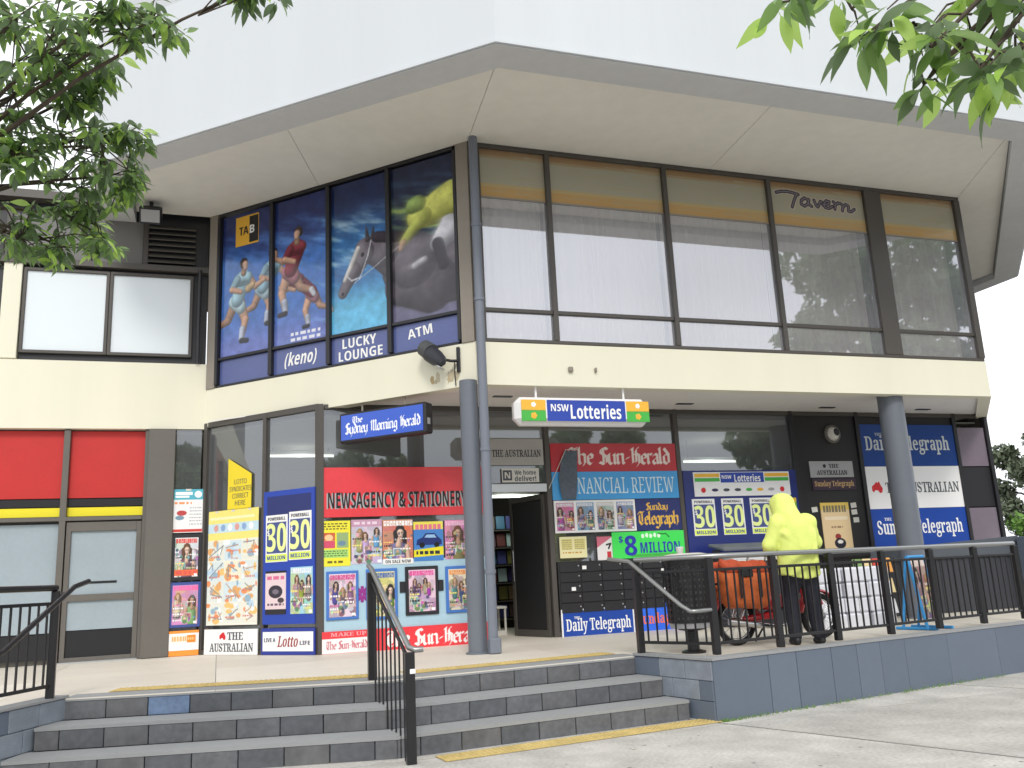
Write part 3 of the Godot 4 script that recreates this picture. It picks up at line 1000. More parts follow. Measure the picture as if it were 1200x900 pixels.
		# curtain in soft folds
		var st := fresh()
		var n := int((u1 - u0) / 0.022)
		var prev := Vector3.ZERO
		for k in n + 1:
			var x := lerpf(u0, u1, float(k) / n)
			var z := -11.52 + 0.035 * sin(x * 42.0 + sin(x * 7.0) * 2.0) + 0.015 * sin(x * 19.0)
			var p := Vector3(x, 0, z)
			if k > 0:
				var nn := Vector3(-(p.z - prev.z), 0, p.x - prev.x).normalized()
				face(st, [prev + Vector3(0, 4.72, 0), p + Vector3(0, 4.72, 0), p + Vector3(0, 7.1, 0), prev + Vector3(0, 7.1, 0)], nn)
			prev = p
		part(B, "curtain", st.commit(), M.curtain)
	part(B, "upper_back_wall", prism([Vector2(0.5, -16.0), Vector2(17, -16.0), Vector2(17, -16.2), Vector2(0.5, -16.2)], 4.7, 7.99), M.interior)
	# side face going back at 45 degrees on the right
	part(B, "side_wall", prism([PC + Vector2(0.02, -0.06), Vector2(17.1, -15.93), Vector2(16.9, -16.05), PC + Vector2(-0.1, -0.2)], 4.756, 7.779), M.frame)
	# --- upper chamfer: four printed windows
	var fr := [0.0428, 0.2687, 0.4951, 0.7187, 0.952]
	var len := PA.distance_to(PB)
	bar(B, "pier", M.pier_paint, "chamfer", len * 0.0195, 6.268, len * 0.034, 3.02, 0.2, -0.08)
	bar(B, "pier", M.pier_paint, "chamfer", len * 0.979, 6.268, len * 0.04, 3.02, 0.2, -0.08)
	for y in [4.775, 5.237, 7.755]: bar(B, "transom", M.black_frame, "chamfer", len * 0.497, y, len * 0.9, 0.045, 0.1, -0.05)
	for i in 5: bar(B, "mullion", M.black_frame, "chamfer", len * fr[i], 6.263, 0.07 if i % 4 else 0.05, 2.9, 0.12, -0.04)
	printed("sports_film", sports_picture(), 0.12)
	var lower := mk("lower_film", srgb(92, 104, 158), 0.15, "plain", 0.7)
	for i in 4:
		var u0: float = len * fr[i] + 0.035
		var u1: float = len * fr[i + 1] - 0.035
		# each upper pane carries its quarter of the print
		var st := fresh()
		var x := (u1 - u0) / 2
		var y := 1.22
		var a := i / 4.0 + 0.004
		var b := (i + 1) / 4.0 - 0.004
		face(st, [Vector3(-x, -y, 0), Vector3(x, -y, 0), Vector3(x, y, 0), Vector3(-x, y, 0)], Vector3(0, 0, 1), [Vector2(a, 1), Vector2(b, 1), Vector2(b, 0), Vector2(a, 0)])
		var pane := part(B, "printed_pane", st.commit(), M.sports_film, plane("chamfer", (u0 + u1) / 2, 6.49, -0.05))
		if i == 0:
			var lg := part(pane, "emblem", panel_mesh(0.5, 0.52, 0.003), M.lotto_gold, Transform3D(Basis(), Vector3(0.0, 0.9, 0.002)))
			part(lg, "emblem_half", box_mesh(Vector3(0.19, 0.46, 0.002)), M.ink_black, Transform3D(Basis(), Vector3(0.145, 0, 0.005)))
			letters(pane, "TA", "sans_bold", M.ink_black, -0.07, 0.9, 0.2, 0.14, 0.008)
			letters(pane, "B", "sans_bold", M.ink_white, 0.11, 0.9, 0.1, 0.14, 0.008)
		var lp := sheet(B, "printed_pane", lower, "chamfer", u0, u1, 4.8, 5.21, -0.05)
		if i == 1: letters(lp, "(keno)", "sans_bold", M.ink_white, 0, 0, 0.62, 0.26, 0.002, 0.2)
		if i == 2:
			letters(lp, "LUCKY", "sans_bold", M.ink_white, -0.02, 0.09, 0.62, 0.15, 0.002)
			letters(lp, "LOUNGE", "sans_bold", M.ink_white, 0.0, -0.1, 0.8, 0.15, 0.002)
		if i == 3: letters(lp, "ATM", "sans_bold", M.ink_white, -0.1, 0.06, 0.42, 0.14, 0.002, 0.0, 0.1)
	# downpipe and round columns
	var pipe := tb(B, "downpipe", M.pipe_grey, [Vector3(3.35, FL, -11.06), Vector3(3.35, 7.78, -11.06)], 0.065, 14)
	for y in [1.6, 3.2, 5.3, 6.4]: part(pipe, "pipe_collar", tube_mesh([Vector3(3.35, y, -11.06), Vector3(3.35, y + 0.05, -11.06)], 0.075, 14), M.pipe_grey)
	bx(pipe, "pipe_shoe", M.pipe_grey, Vector3(3.36, FL + 0.1, -11.04), Vector3(0.15, 0.2, 0.15), 0.02)
	part(B, "column", lathe([Vector2(0.0, 0), Vector2(0.16, 0), Vector2(0.16, 0.02), Vector2(0.125, 0.03), Vector2(0.125, 3.6)], 28), M.steel_grey, at(Vector3(3.2, FL, -11.25)))
	part(B, "column", lathe([Vector2(0.0, 0), Vector2(0.22, 0), Vector2(0.22, 0.02), Vector2(0.2, 0.03), Vector2(0.2, 3.6)], 28), M.steel_grey, at(Vector3(10.55, FL, -11.5)))
	# --- ground floor: shopfront frames and glass
	for u in [1.40, 3.93, 4.97, 7.33, 9.66, 11.09, 13.36, 14.15]:
		bar(B, "mullion", M.frame if u < 9 else M.black_frame, "front", u, 2.4, 0.08, 3.6, 0.12, -0.04)
	bar(B, "shopfront_rail", M.frame, "front", 2.66, 0.64, 2.44, 0.06, 0.1, -0.04)
	bar(B, "shopfront_rail", M.frame, "front", 9.56, 0.64, 9.1, 0.06, 0.1, -0.04)
	bar(B, "shopfront_rail", M.frame, "front", 7.7, 4.16, 12.5, 0.07, 0.1, -0.04)
	for e in [[1.44, 3.89], [5.01, 7.29], [7.37, 9.62]]:
		sheet(B, "shop_pane", M.shop_glass, "front", e[0], e[1], 0.67, 4.125, -0.04)
	sheet(B, "shop_pane", M.shop_glass, "front", 3.97, 4.93, 2.98, 4.125, -0.04)
	bar(B, "door_head", M.rail_steel, "front", 4.45, 2.9, 0.955, 0.13, 0.1, -0.03)
	bar(B, "black_panel", M.dark_wall, "front", 10.375, 2.4, 1.35, 3.46, 0.05, -0.05)
	bar(B, "black_panel", M.dark_wall, "front", 12.225, 2.4, 2.19, 3.46, 0.05, -0.05)
	bar(B, "black_panel", M.dark_wall, "front", 6.15, 1.35, 2.26, 1.36, 0.05, -0.075)
	for k in 4:
		bar(B, "tinted_panel", M.tint_panel if k != 2 else M.black_frame, "front", 13.75, 1.25 + k * 0.77 + (0.3 if k == 3 else 0.0) * 0, 0.7, 0.75, 0.03, -0.04)
	# chamfer and left returns of the shopfront
	for u in [0.03, 1.315, 2.37]: bar(B, "mullion", M.frame, "corner", u, 2.4, 0.07, 3.6, 0.1, -0.05)
	bar(B, "shopfront_rail", M.frame, "corner", 1.2, 0.64, 2.3, 0.06, 0.08, -0.05)
	bar(B, "shopfront_rail", M.frame, "corner", 1.2, 4.165, 2.36, 0.09, 0.1, -0.06)
	for e in [[0.07, 1.28], [1.35, 2.33]]: sheet(B, "shop_pane", M.shop_glass, "corner", e[0], e[1], 0.67, 4.14, -0.05)
	sheet(B, "shop_pane", M.shop_glass, "left", -0.68, -0.3, 0.67, 4.1, -0.03)
	bar(B, "shopfront_rail", M.frame, "left", -0.49, 0.63, 0.4, 0.06, 0.08, -0.04)
	bar(B, "pier", M.frame_grey, "left", -0.89, 2.355, 0.4, 3.5, 0.3, -0.09, 0.01)
	# open glazed shop door, swung inwards
	var hinge := Transform3D(Basis(Vector3.UP, -1.25), Vector3(4.9, 0, -13.05))
	var door := part(B, "shop_door", box_mesh(Vector3(0.07, 2.2, 0.05), 0.004), M.frame, hinge * Transform3D(Basis(), Vector3(-0.04, 1.71, 0)))
	for q in [[Vector3(-0.85, 0, 0), Vector3(0.07, 2.2, 0.05)], [Vector3(-0.43, 1.06, 0), Vector3(0.78, 0.08, 0.05)], [Vector3(-0.43, -1.05, 0), Vector3(0.78, 0.1, 0.05)]]: bx(door, "door_rail", M.frame, q[0], q[1], 0.004)
	bx(door, "door_panel", M.dark_wall, Vector3(-0.43, 0.0, 0), Vector3(0.77, 2.0, 0.012))
	tb(door, "handle", M.chrome, [Vector3(-0.78, -0.25, 0.06), Vector3(-0.78, 0.25, 0.06)], 0.014, 8)
	# interior: closed room behind the glass
	part(B, "room_ceiling", prism([K0 + Vector2(0.1, -0.1), K1 + Vector2(0.1, -0.2), Vector2(14.1, -13.2), Vector2(14.1, -19.9), Vector2(-0.7, -19.9), Vector2(-0.7, -14.86)], 4.05, 4.07), M.ceiling)
	part(B, "room_wall", prism([Vector2(-0.9, -20.0), Vector2(14.3, -20.0), Vector2(14.3, -20.15), Vector2(-0.9, -20.15)], FL, 4.2), M.interior)
	part(B, "room_wall", prism([Vector2(14.16, -13.1), Vector2(14.3, -13.1), Vector2(14.3, -20.0), Vector2(14.16, -20.0)], FL, 4.2), M.interior)
	part(B, "room_wall", prism([Vector2(-0.85, -14.92), Vector2(-0.7, -14.92), Vector2(-0.7, -20.0), Vector2(-0.85, -20.0)], FL, 4.2), M.interior)
	for p in [Vector3(5.1, 3.0, -15.5), Vector3(9.4, 3.62, -15.4), Vector3(1.4, 3.9, -16.4)]:
		var lt := part(B, "fluorescent_tube", tube_mesh([p - Vector3(0.6, 0, 0), p + Vector3(0.6, 0, 0)], 0.022, 10), M.tube_light)
		bx(lt, "batten", M.white_board, p + Vector3(0, 0.06, 0), Vector3(1.25, 0.06, 0.09), 0.01)
		for sx in [-0.5, 0.5]: tb(lt, "drop_rod", M.black_frame, [p + Vector3(sx, 0.09, 0), Vector3(p.x + sx, 4.05, p.z)], 0.006, 6)
		var ol := OmniLight3D.new()
		ol.name = "tube_glow"
		ol.light_color = Color(0.96, 1.0, 0.94)
		ol.light_energy = 0.35
		ol.light_size = 0.3
		ol.omni_range = 12.0
		ol.omni_attenuation = 2.0
		ol.shadow_enabled = true
		ol.position = p - Vector3(0, 0.06, 0)
		add_child(ol)
	# --- the left wing
	bar(B, "left_wing_wall", M.frame_grey, "left", -7.4, 2.355, 12.6, 3.5, 0.1, -0.25)
	bar(B, "left_wing_wall", M.black_frame, "left", -7.13, 6.53, 13.7, 2.66, 0.1, -0.2)
	for u in [-4.05, -2.265, -1.1]: bar(B, "shopfront_frame", M.frame_grey, "left", u, 2.355, 0.09, 3.5, 0.12, -0.1)
	for e in [[-4.0, -2.31], [-2.22, -1.145]]:
		for q in [[2.83, 0.14, M.yellow_film, 0.004], [2.97, 0.12, M.ink_black, 0.004], [3.565, 1.05, M.red_film, 0.006]]:
			bar(B, "printed_pane", q[2], "left", (e[0] + e[1]) / 2, q[0], e[1] - e[0] - 0.004, q[1] - 0.006, 0.012, -0.14, 0.0)
	bar(B, "shopfront_rail", M.frame_grey, "left", -2.6, 2.72, 2.9, 0.06, 0.12, -0.098)
	bar(B, "printed_pane", M.film_grey, "left", -3.155, 1.85, 1.68, 1.6, 0.012, -0.14, 0.0)
	bar(B, "printed_pane", M.ink_black, "left", -3.155, 0.85, 1.68, 0.36, 0.012, -0.14, 0.0)
	var ld := bar(B, "left_door", M.frame_grey, "left", -1.68, 1.62, 0.07, 2.06, 0.07, -0.13)
	ld.transform = plane("left", -2.17, 1.64, -0.1)
	for q in [[0.985, 0, 0.07, 2.06], [0.49, 0.96, 0.92, 0.14], [0.49, -0.1, 0.92, 0.1], [0.49, -1.0, 0.92, 0.08]]: bx(ld, "door_rail", M.frame_grey, Vector3(q[0], q[1], 0.0), Vector3(q[2], q[3], 0.07), 0.004)
	bx(ld, "door_glass", M.film_grey, Vector3(0.49, 0.42, -0.01), Vector3(0.92, 0.94, 0.012))
	bx(ld, "door_glass", M.film_grey, Vector3(0.49, -0.36, -0.01), Vector3(0.92, 0.42, 0.012))
	bx(ld, "door_glass", M.ink_black, Vector3(0.49, -0.77, -0.01), Vector3(0.92, 0.38, 0.012))
	bx(ld, "door_notice", M.ink_black, Vector3(0.45, 0.12, 0.0), Vector3(0.5, 0.035, 0.004))
	bx(ld, "sill", M.rail_steel, Vector3(0.49, -1.035, 0.04), Vector3(1.1, 0.03, 0.12), 0.005)
	# upstairs: frosted sliding windows with a row of lights and louvres over them
	bar(B, "pilaster", M.cream, "left", -3.19, 6.02, 0.26, 1.6, 0.1, -0.1)
	for e in [[-3.0, -1.835], [-1.74, -0.55]]:
		bar(B, "frosted_pane", M.frosted, "left", (e[0] + e[1]) / 2, 6.03, e[1] - e[0], 1.32, 0.012, -0.13, 0.0)
		for q in [[e[0] - 0.02, 6.03, 0.05, 1.4], [e[1] + 0.02, 6.03, 0.05, 1.4], [(e[0] + e[1]) / 2, 5.35, e[1] - e[0] + 0.08, 0.05], [(e[0] + e[1]) / 2, 6.71, e[1] - e[0] + 0.08, 0.05]]:
			bar(B, "window_frame", M.frame, "left", q[0], q[1], q[2], q[3], 0.06, -0.11 - 0.003 * absf(q[0]), 0.005)
	bar(B, "window_rail", M.frame, "left", -2.1, 6.83, 3.7, 0.1, 0.16, -0.1)
	for u in [-3.3, -2.12, -1.27]: bar(B, "window_frame", M.frame, "left", u, 7.3, 0.08, 0.82, 0.08, -0.12)
	for e in [[-3.26, -2.17], [-2.07, -1.32]]:
		bar(B, "clerestory_pane", mk("clerestory", srgb(120, 118, 116), 0.08), "left", (e[0] + e[1]) / 2, 7.28, e[1] - e[0], 0.74, 0.012, -0.14, 0.0)
	for k in 7:
		part(B, "louvre_blade", box_mesh(Vector3(0.74, 0.012, 0.11), 0.003), M.frame_grey, plane("left", -0.86, 6.97 + k * 0.1, -0.1) * Transform3D(Basis(Vector3.RIGHT, 0.7), Vector3.ZERO))
	tb(B, "cable_duct", M.black_frame, [Vector3(-0.4, 5.2, -14.72), Vector3(-0.4, 6.8, -14.72)], 0.03, 8)

func sports_picture() -> Image:   # the print across the four upper panes: players on the left, a racehorse on the right
	var im := Image.create(440, 240, false, Image.FORMAT_RGB8)
	rng.seed = 77
	var nz := FastNoiseLite.new()
	nz.seed = 9
	nz.frequency = 0.006
	nz.fractal_octaves = 4
	for y in 240:
		var v := y / 240.0
		for x in 440:
			var h := x / 440.0
			var s := nz.get_noise_2d(x * 1.0 + y * 1.5, (y - x * 0.35) * 6.4) * 0.5 + 0.5   # slanting streaks
			var c: Color
			if h < 0.5:
				c = srgb(44, 56, 112).lerp(srgb(84, 132, 212), smoothstep(0.1, 0.42, v + (s - 0.5) * 0.3)).lerp(srgb(118, 130, 200), smoothstep(0.68, 1.0, v))
				c = c.lerp(srgb(150, 206, 244), clampf((s - 0.55) * 2.2, 0, 0.7) * smoothstep(0.2, 0.5, h) * smoothstep(0.12, 0.3, v))
			elif h < 0.75:
				c = srgb(36, 50, 96).lerp(srgb(76, 146, 212), clampf(smoothstep(0.08, 0.45, v) * (0.35 + s), 0, 1)).lerp(srgb(112, 196, 238), smoothstep(0.62, 0.85, v))
				c = c.lerp(srgb(214, 238, 246), clampf((s - 0.5) * 3.0, 0, 0.9) * smoothstep(0.15, 0.35, v) * (1.0 - smoothstep(0.55, 0.7, v)))
			else:
				c = srgb(40, 48, 78).lerp(srgb(84, 132, 176), clampf((s - 0.3) * 1.8, 0, 1) * smoothstep(0.04, 0.2, v)).lerp(srgb(112, 110, 138), smoothstep(0.5, 0.8, v))
				c = c.lerp(srgb(168, 196, 96), clampf((s - 0.3) * 2.2, 0, 0.9) * smoothstep(0.16, 0.26, v) * (1.0 - smoothstep(0.42, 0.58, v)))
				c = c.lerp(srgb(228, 228, 120), clampf((s - 0.55) * 3.0, 0, 0.9) * smoothstep(0.2, 0.3, v) * (1.0 - smoothstep(0.4, 0.56, v)))
			im.set_pixel(x, y, c)
	# players in pale blue and maroon, running and tackling; each: place, size, shirt, facing, lean
	for f in [[0.405, 0.5, 0.95, srgb(150, 66, 84), -1, 0.05], [0.215, 0.36, 1.1, srgb(176, 220, 244), 1, 0.03], [0.335, 0.26, 1.25, srgb(160, 62, 80), -1, -0.02], [0.09, 0.38, 1.25, srgb(186, 228, 246), 1, 0.02]]:
		var x: float = f[0]
		var y: float = f[1]
		var s: float = f[2] * 0.9
		var sh: Color = f[3]
		var g: float = f[4]
		var ln: float = f[5] * g
		var sk := srgb(232, 184, 156)
		var hx := x - ln * 0.4
		var hy := y + 0.23 * s
		limb(im, hx - 0.012 * g * s, hy, 0.02 * s, hx - 0.04 * g * s, hy + 0.1 * s, 0.015 * s, sk.darkened(0.15))
		limb(im, hx - 0.04 * g * s, hy + 0.1 * s, 0.014 * s, hx - 0.085 * g * s, hy + 0.13 * s, 0.01 * s, sk.darkened(0.15))
		limb(im, hx - 0.085 * g * s, hy + 0.13 * s, 0.011 * s, hx - 0.095 * g * s, hy + 0.16 * s, 0.009 * s, srgb(220, 222, 232))
		limb(im, hx + 0.012 * g * s, hy, 0.021 * s, hx + 0.035 * g * s, hy + 0.115 * s, 0.016 * s, sk)
		limb(im, hx + 0.035 * g * s, hy + 0.115 * s, 0.015 * s, hx + 0.022 * g * s, hy + 0.225 * s, 0.01 * s, sk)
		limb(im, hx + 0.024 * g * s, hy + 0.17 * s, 0.0125 * s, hx + 0.02 * g * s, hy + 0.225 * s, 0.0115 * s, srgb(206, 214, 236))
		limb(im, hx + 0.02 * g * s, hy + 0.24 * s, 0.009 * s, hx + 0.045 * g * s, hy + 0.245 * s, 0.008 * s, srgb(60, 60, 70))
		limb(im, hx - 0.014 * s, hy - 0.01 * s, 0.024 * s, hx + 0.014 * s, hy + 0.03 * s, 0.024 * s, sh.lightened(0.35))
		limb(im, x + ln + 0.026 * s, y + 0.085 * s, 0.013 * s, x + ln + 0.052 * g * s, y + 0.15 * s, 0.011 * s, sk.darkened(0.1))
		limb(im, x + ln + 0.052 * g * s, y + 0.15 * s, 0.011 * s, x + ln + 0.09 * g * s, y + 0.12 * s, 0.008 * s, sk)
		limb(im, x + ln, y + 0.09 * s, 0.033 * s, hx, hy - 0.02 * s, 0.026 * s, sh)
		limb(im, x + ln - 0.02 * s, y + 0.08 * s, 0.018 * s, x + ln + 0.02 * s, y + 0.08 * s, 0.018 * s, sh)
		rect(im, x + ln * 0.6 - 0.024 * s, y + 0.115 * s, 0.048 * s, 0.02 * s, sh.darkened(0.4))
		limb(im, x + ln - 0.028 * s, y + 0.085 * s, 0.016 * s, x + ln - 0.05 * s, y + 0.14 * s, 0.012 * s, sh.darkened(0.1))
		limb(im, x + ln - 0.05 * s, y + 0.14 * s, 0.011 * s, x + ln - 0.01 * s, y + 0.165 * s, 0.009 * s, sk)
		limb(im, x + ln, y + 0.05 * s, 0.011 * s, x + ln, y + 0.02 * s, 0.01 * s, sk.darkened(0.2))
		limb(im, x + ln * 1.2 - 0.003 * g * s, y - 0.016 * s, 0.0165 * s, x + ln * 1.2 - 0.003 * g * s, y - 0.008 * s, 0.016 * s, srgb(70, 52, 44))
		limb(im, x + ln * 1.2 + 0.003 * g * s, y - 0.004 * s, 0.013 * s, x + ln * 1.2 + 0.005 * g * s, y + 0.016 * s, 0.01 * s, sk.lightened(0.1))
	limb(im, 0.135, 0.555, 0.016, 0.155, 0.535, 0.012, srgb(226, 196, 150))
	# racehorse: deep neck, long head reaching left, bridle
	var hc := srgb(132, 124, 136)
	limb(im, 0.98, 0.72, 0.12, 0.82, 0.66, 0.1, hc.darkened(0.1))
	limb(im, 0.9, 0.8, 0.1, 0.8, 0.78, 0.07, hc.darkened(0.2))
	limb(im, 0.83, 0.62, 0.1, 0.7, 0.5, 0.06, hc)
	limb(im, 0.72, 0.52, 0.062, 0.645, 0.48, 0.04, hc)
	limb(im, 0.645, 0.5, 0.042, 0.565, 0.7, 0.022, hc.lightened(0.05))
	limb(im, 0.6, 0.6, 0.028, 0.552, 0.74, 0.02, hc)
	limb(im, 0.66, 0.42, 0.01, 0.655, 0.34, 0.003, hc.darkened(0.3))
	limb(im, 0.68, 0.42, 0.01, 0.685, 0.35, 0.003, hc.darkened(0.35))
	limb(im, 0.62, 0.47, 0.012, 0.562, 0.66, 0.01, srgb(232, 228, 228))
	limb(im, 0.7, 0.42, 0.02, 0.8, 0.46, 0.02, srgb(70, 62, 74))
	ell(im, 0.638, 0.515, 0.007, 0.014, srgb(26, 22, 26))
	ell(im, 0.552, 0.745, 0.006, 0.012, srgb(50, 42, 50))
	stroke(im, [0.675, 0.43, 0.66, 0.53, 0.625, 0.67], 0.005, srgb(216, 216, 224))
	stroke(im, [0.565, 0.62, 0.59, 0.67, 0.625, 0.66], 0.005, srgb(216, 216, 224))
	stroke(im, [0.6, 0.69, 0.68, 0.62, 0.8, 0.5], 0.003, srgb(200, 200, 208))
	# jockey crouched over it: yellow silks, white sleeve and breeches, all streaked
	limb(im, 0.99, 0.3, 0.07, 0.86, 0.36, 0.045, srgb(236, 240, 130))
	limb(im, 0.88, 0.36, 0.03, 0.8, 0.5, 0.016, srgb(214, 222, 120))
	limb(im, 0.8, 0.5, 0.012, 0.79, 0.54, 0.01, srgb(230, 190, 160))
	limb(im, 0.86, 0.27, 0.03, 0.84, 0.28, 0.028, srgb(176, 204, 120))
	limb(im, 0.98, 0.48, 0.05, 0.93, 0.56, 0.03, srgb(236, 236, 246))
	limb(im, 0.93, 0.56, 0.022, 0.95, 0.7, 0.018, srgb(60, 54, 64))
	limb(im, 0.84, 0.67, 0.012, 0.88, 0.64, 0.012, srgb(226, 224, 232))
	# the right half streaks sideways as at speed
	for y in 240:
		var run := im.get_pixel(439, y)
		for x in range(439, 329, -1):
			run = run.lerp(im.get_pixel(x, y), 0.16)
			im.set_pixel(x, y, run.lerp(im.get_pixel(x, y), 0.3))
	var gz := FastNoiseLite.new()
	gz.seed = 19
	gz.frequency = 0.04
	gz.fractal_octaves = 4
	for y in 240:
		for x in 440:
			var k := 1.0 + 0.14 * gz.get_noise_2d(x, y)
			var p := im.get_pixel(x, y)
			im.set_pixel(x, y, Color(clampf(p.r * k, 0, 1), clampf(p.g * k, 0, 1), clampf(p.b * k, 0, 1)))
	soften(im, 0.75)
	for r in [[0.33, 0.93], [0.33, 0.965]]: words(im, r[0], r[1], 0.13, 0.02, srgb(240, 240, 250), 5)
	grain(im, 0.03)
	return im

# ------------------------------------------------------------------ signs and posters
func board(which: String, u: float, y: float, w: float, h: float, m: Material, called: String, label: String, category: String, group := "", off := 0.0, d := 0.015) -> Node3D:
	var o := thing(called, label, category, plane(which, u, y, off), group)
	part(o, "panel", panel_mesh(w, h, d), m)
	return o

func framed(which: String, u: float, y: float, w: float, h: float, rim: Material, im: Image, label: String, group: String, border := 0.045, off := 0.0) -> Node3D:
	var o := thing("framed_poster", label, "poster", plane(which, u, y, off), group)
	part(o, "frame", box_mesh(Vector3(w, h, 0.03), 0.008), rim, at(Vector3(0, 0, 0.015)))
	part(o, "cover_print", panel_mesh(w - border * 2, h - border * 2, 0.004), printed("cover", im), at(Vector3(0, 0, 0.03)))
	return o

func thirty(which: String, u: float, y: float, w: float, h: float, label: String, off := 0.0) -> void:   # "30 million" jackpot sheet
	var o := thing("jackpot_poster", label, "poster", plane(which, u, y, off), "jackpot sheets")
	part(o, "panel", panel_mesh(w, h, 0.006), M.white_board)
	bx(o, "blue_ground", M.ink_dusk, Vector3(0, 0.01, 0.007), Vector3(w * 0.88, h * 0.66, 0.004))
	letters(o, "POWERBALL", "sans_bold", M.ink_black, 0, h * 0.42, w * 0.8, h * 0.07, 0.006)
	letters(o, "30", "sans_bold", M.ink_pale_lime, 0.0, h * 0.02, w * 0.9, h * 0.6, 0.0095)
	letters(o, "$", "sans_bold", M.ink_white, -w * 0.36, h * 0.12, w * 0.1, h * 0.14, 0.0125)
	bx(o, "lime_band", M.ink_lime, Vector3(0, -h * 0.41, 0.007), Vector3(w * 0.96, h * 0.14, 0.004))
	letters(o, "MILLION", "sans_bold", M.ink_blue, 0, -h * 0.41, w * 0.82, h * 0.08, 0.0095)

func maple(parent: Node, x: float, y: float, s: float, z: float) -> void:   # the small red emblem before the masthead: a blunt map outline
	var p := PackedVector2Array([Vector2(-0.5, -0.2), Vector2(-0.48, 0.12), Vector2(-0.2, 0.3), Vector2(-0.05, 0.46), Vector2(0.1, 0.36), Vector2(0.16, 0.48), Vector2(0.24, 0.46), Vector2(0.34, 0.2), Vector2(0.5, -0.04), Vector2(0.42, -0.34), Vector2(0.2, -0.4), Vector2(0.06, -0.2), Vector2(-0.2, -0.16), Vector2(-0.36, -0.34)])
	var st := fresh()
	var tri := Geometry2D.triangulate_polygon(p)
	for i in range(0, tri.size(), 3):
		var q := []
		for k in 3: q.append(Vector3(p[tri[i + k]].x * s, p[tri[i + k]].y * s, 0.002))
		face(st, q, Vector3(0, 0, 1))
	for i in p.size():
		var a := p[i] * s
		var b := p[(i + 1) % p.size()] * s
		var n := (b - a).orthogonal().normalized()
		if n.dot(a) < 0: n = -n
		face(st, [Vector3(a.x, a.y, 0), Vector3(b.x, b.y, 0), Vector3(b.x, b.y, 0.002), Vector3(a.x, a.y, 0.002)], Vector3(n.x, n.y, 0))
	part(parent, "emblem", st.commit(), M.ink_red, at(Vector3(x, y, z)))

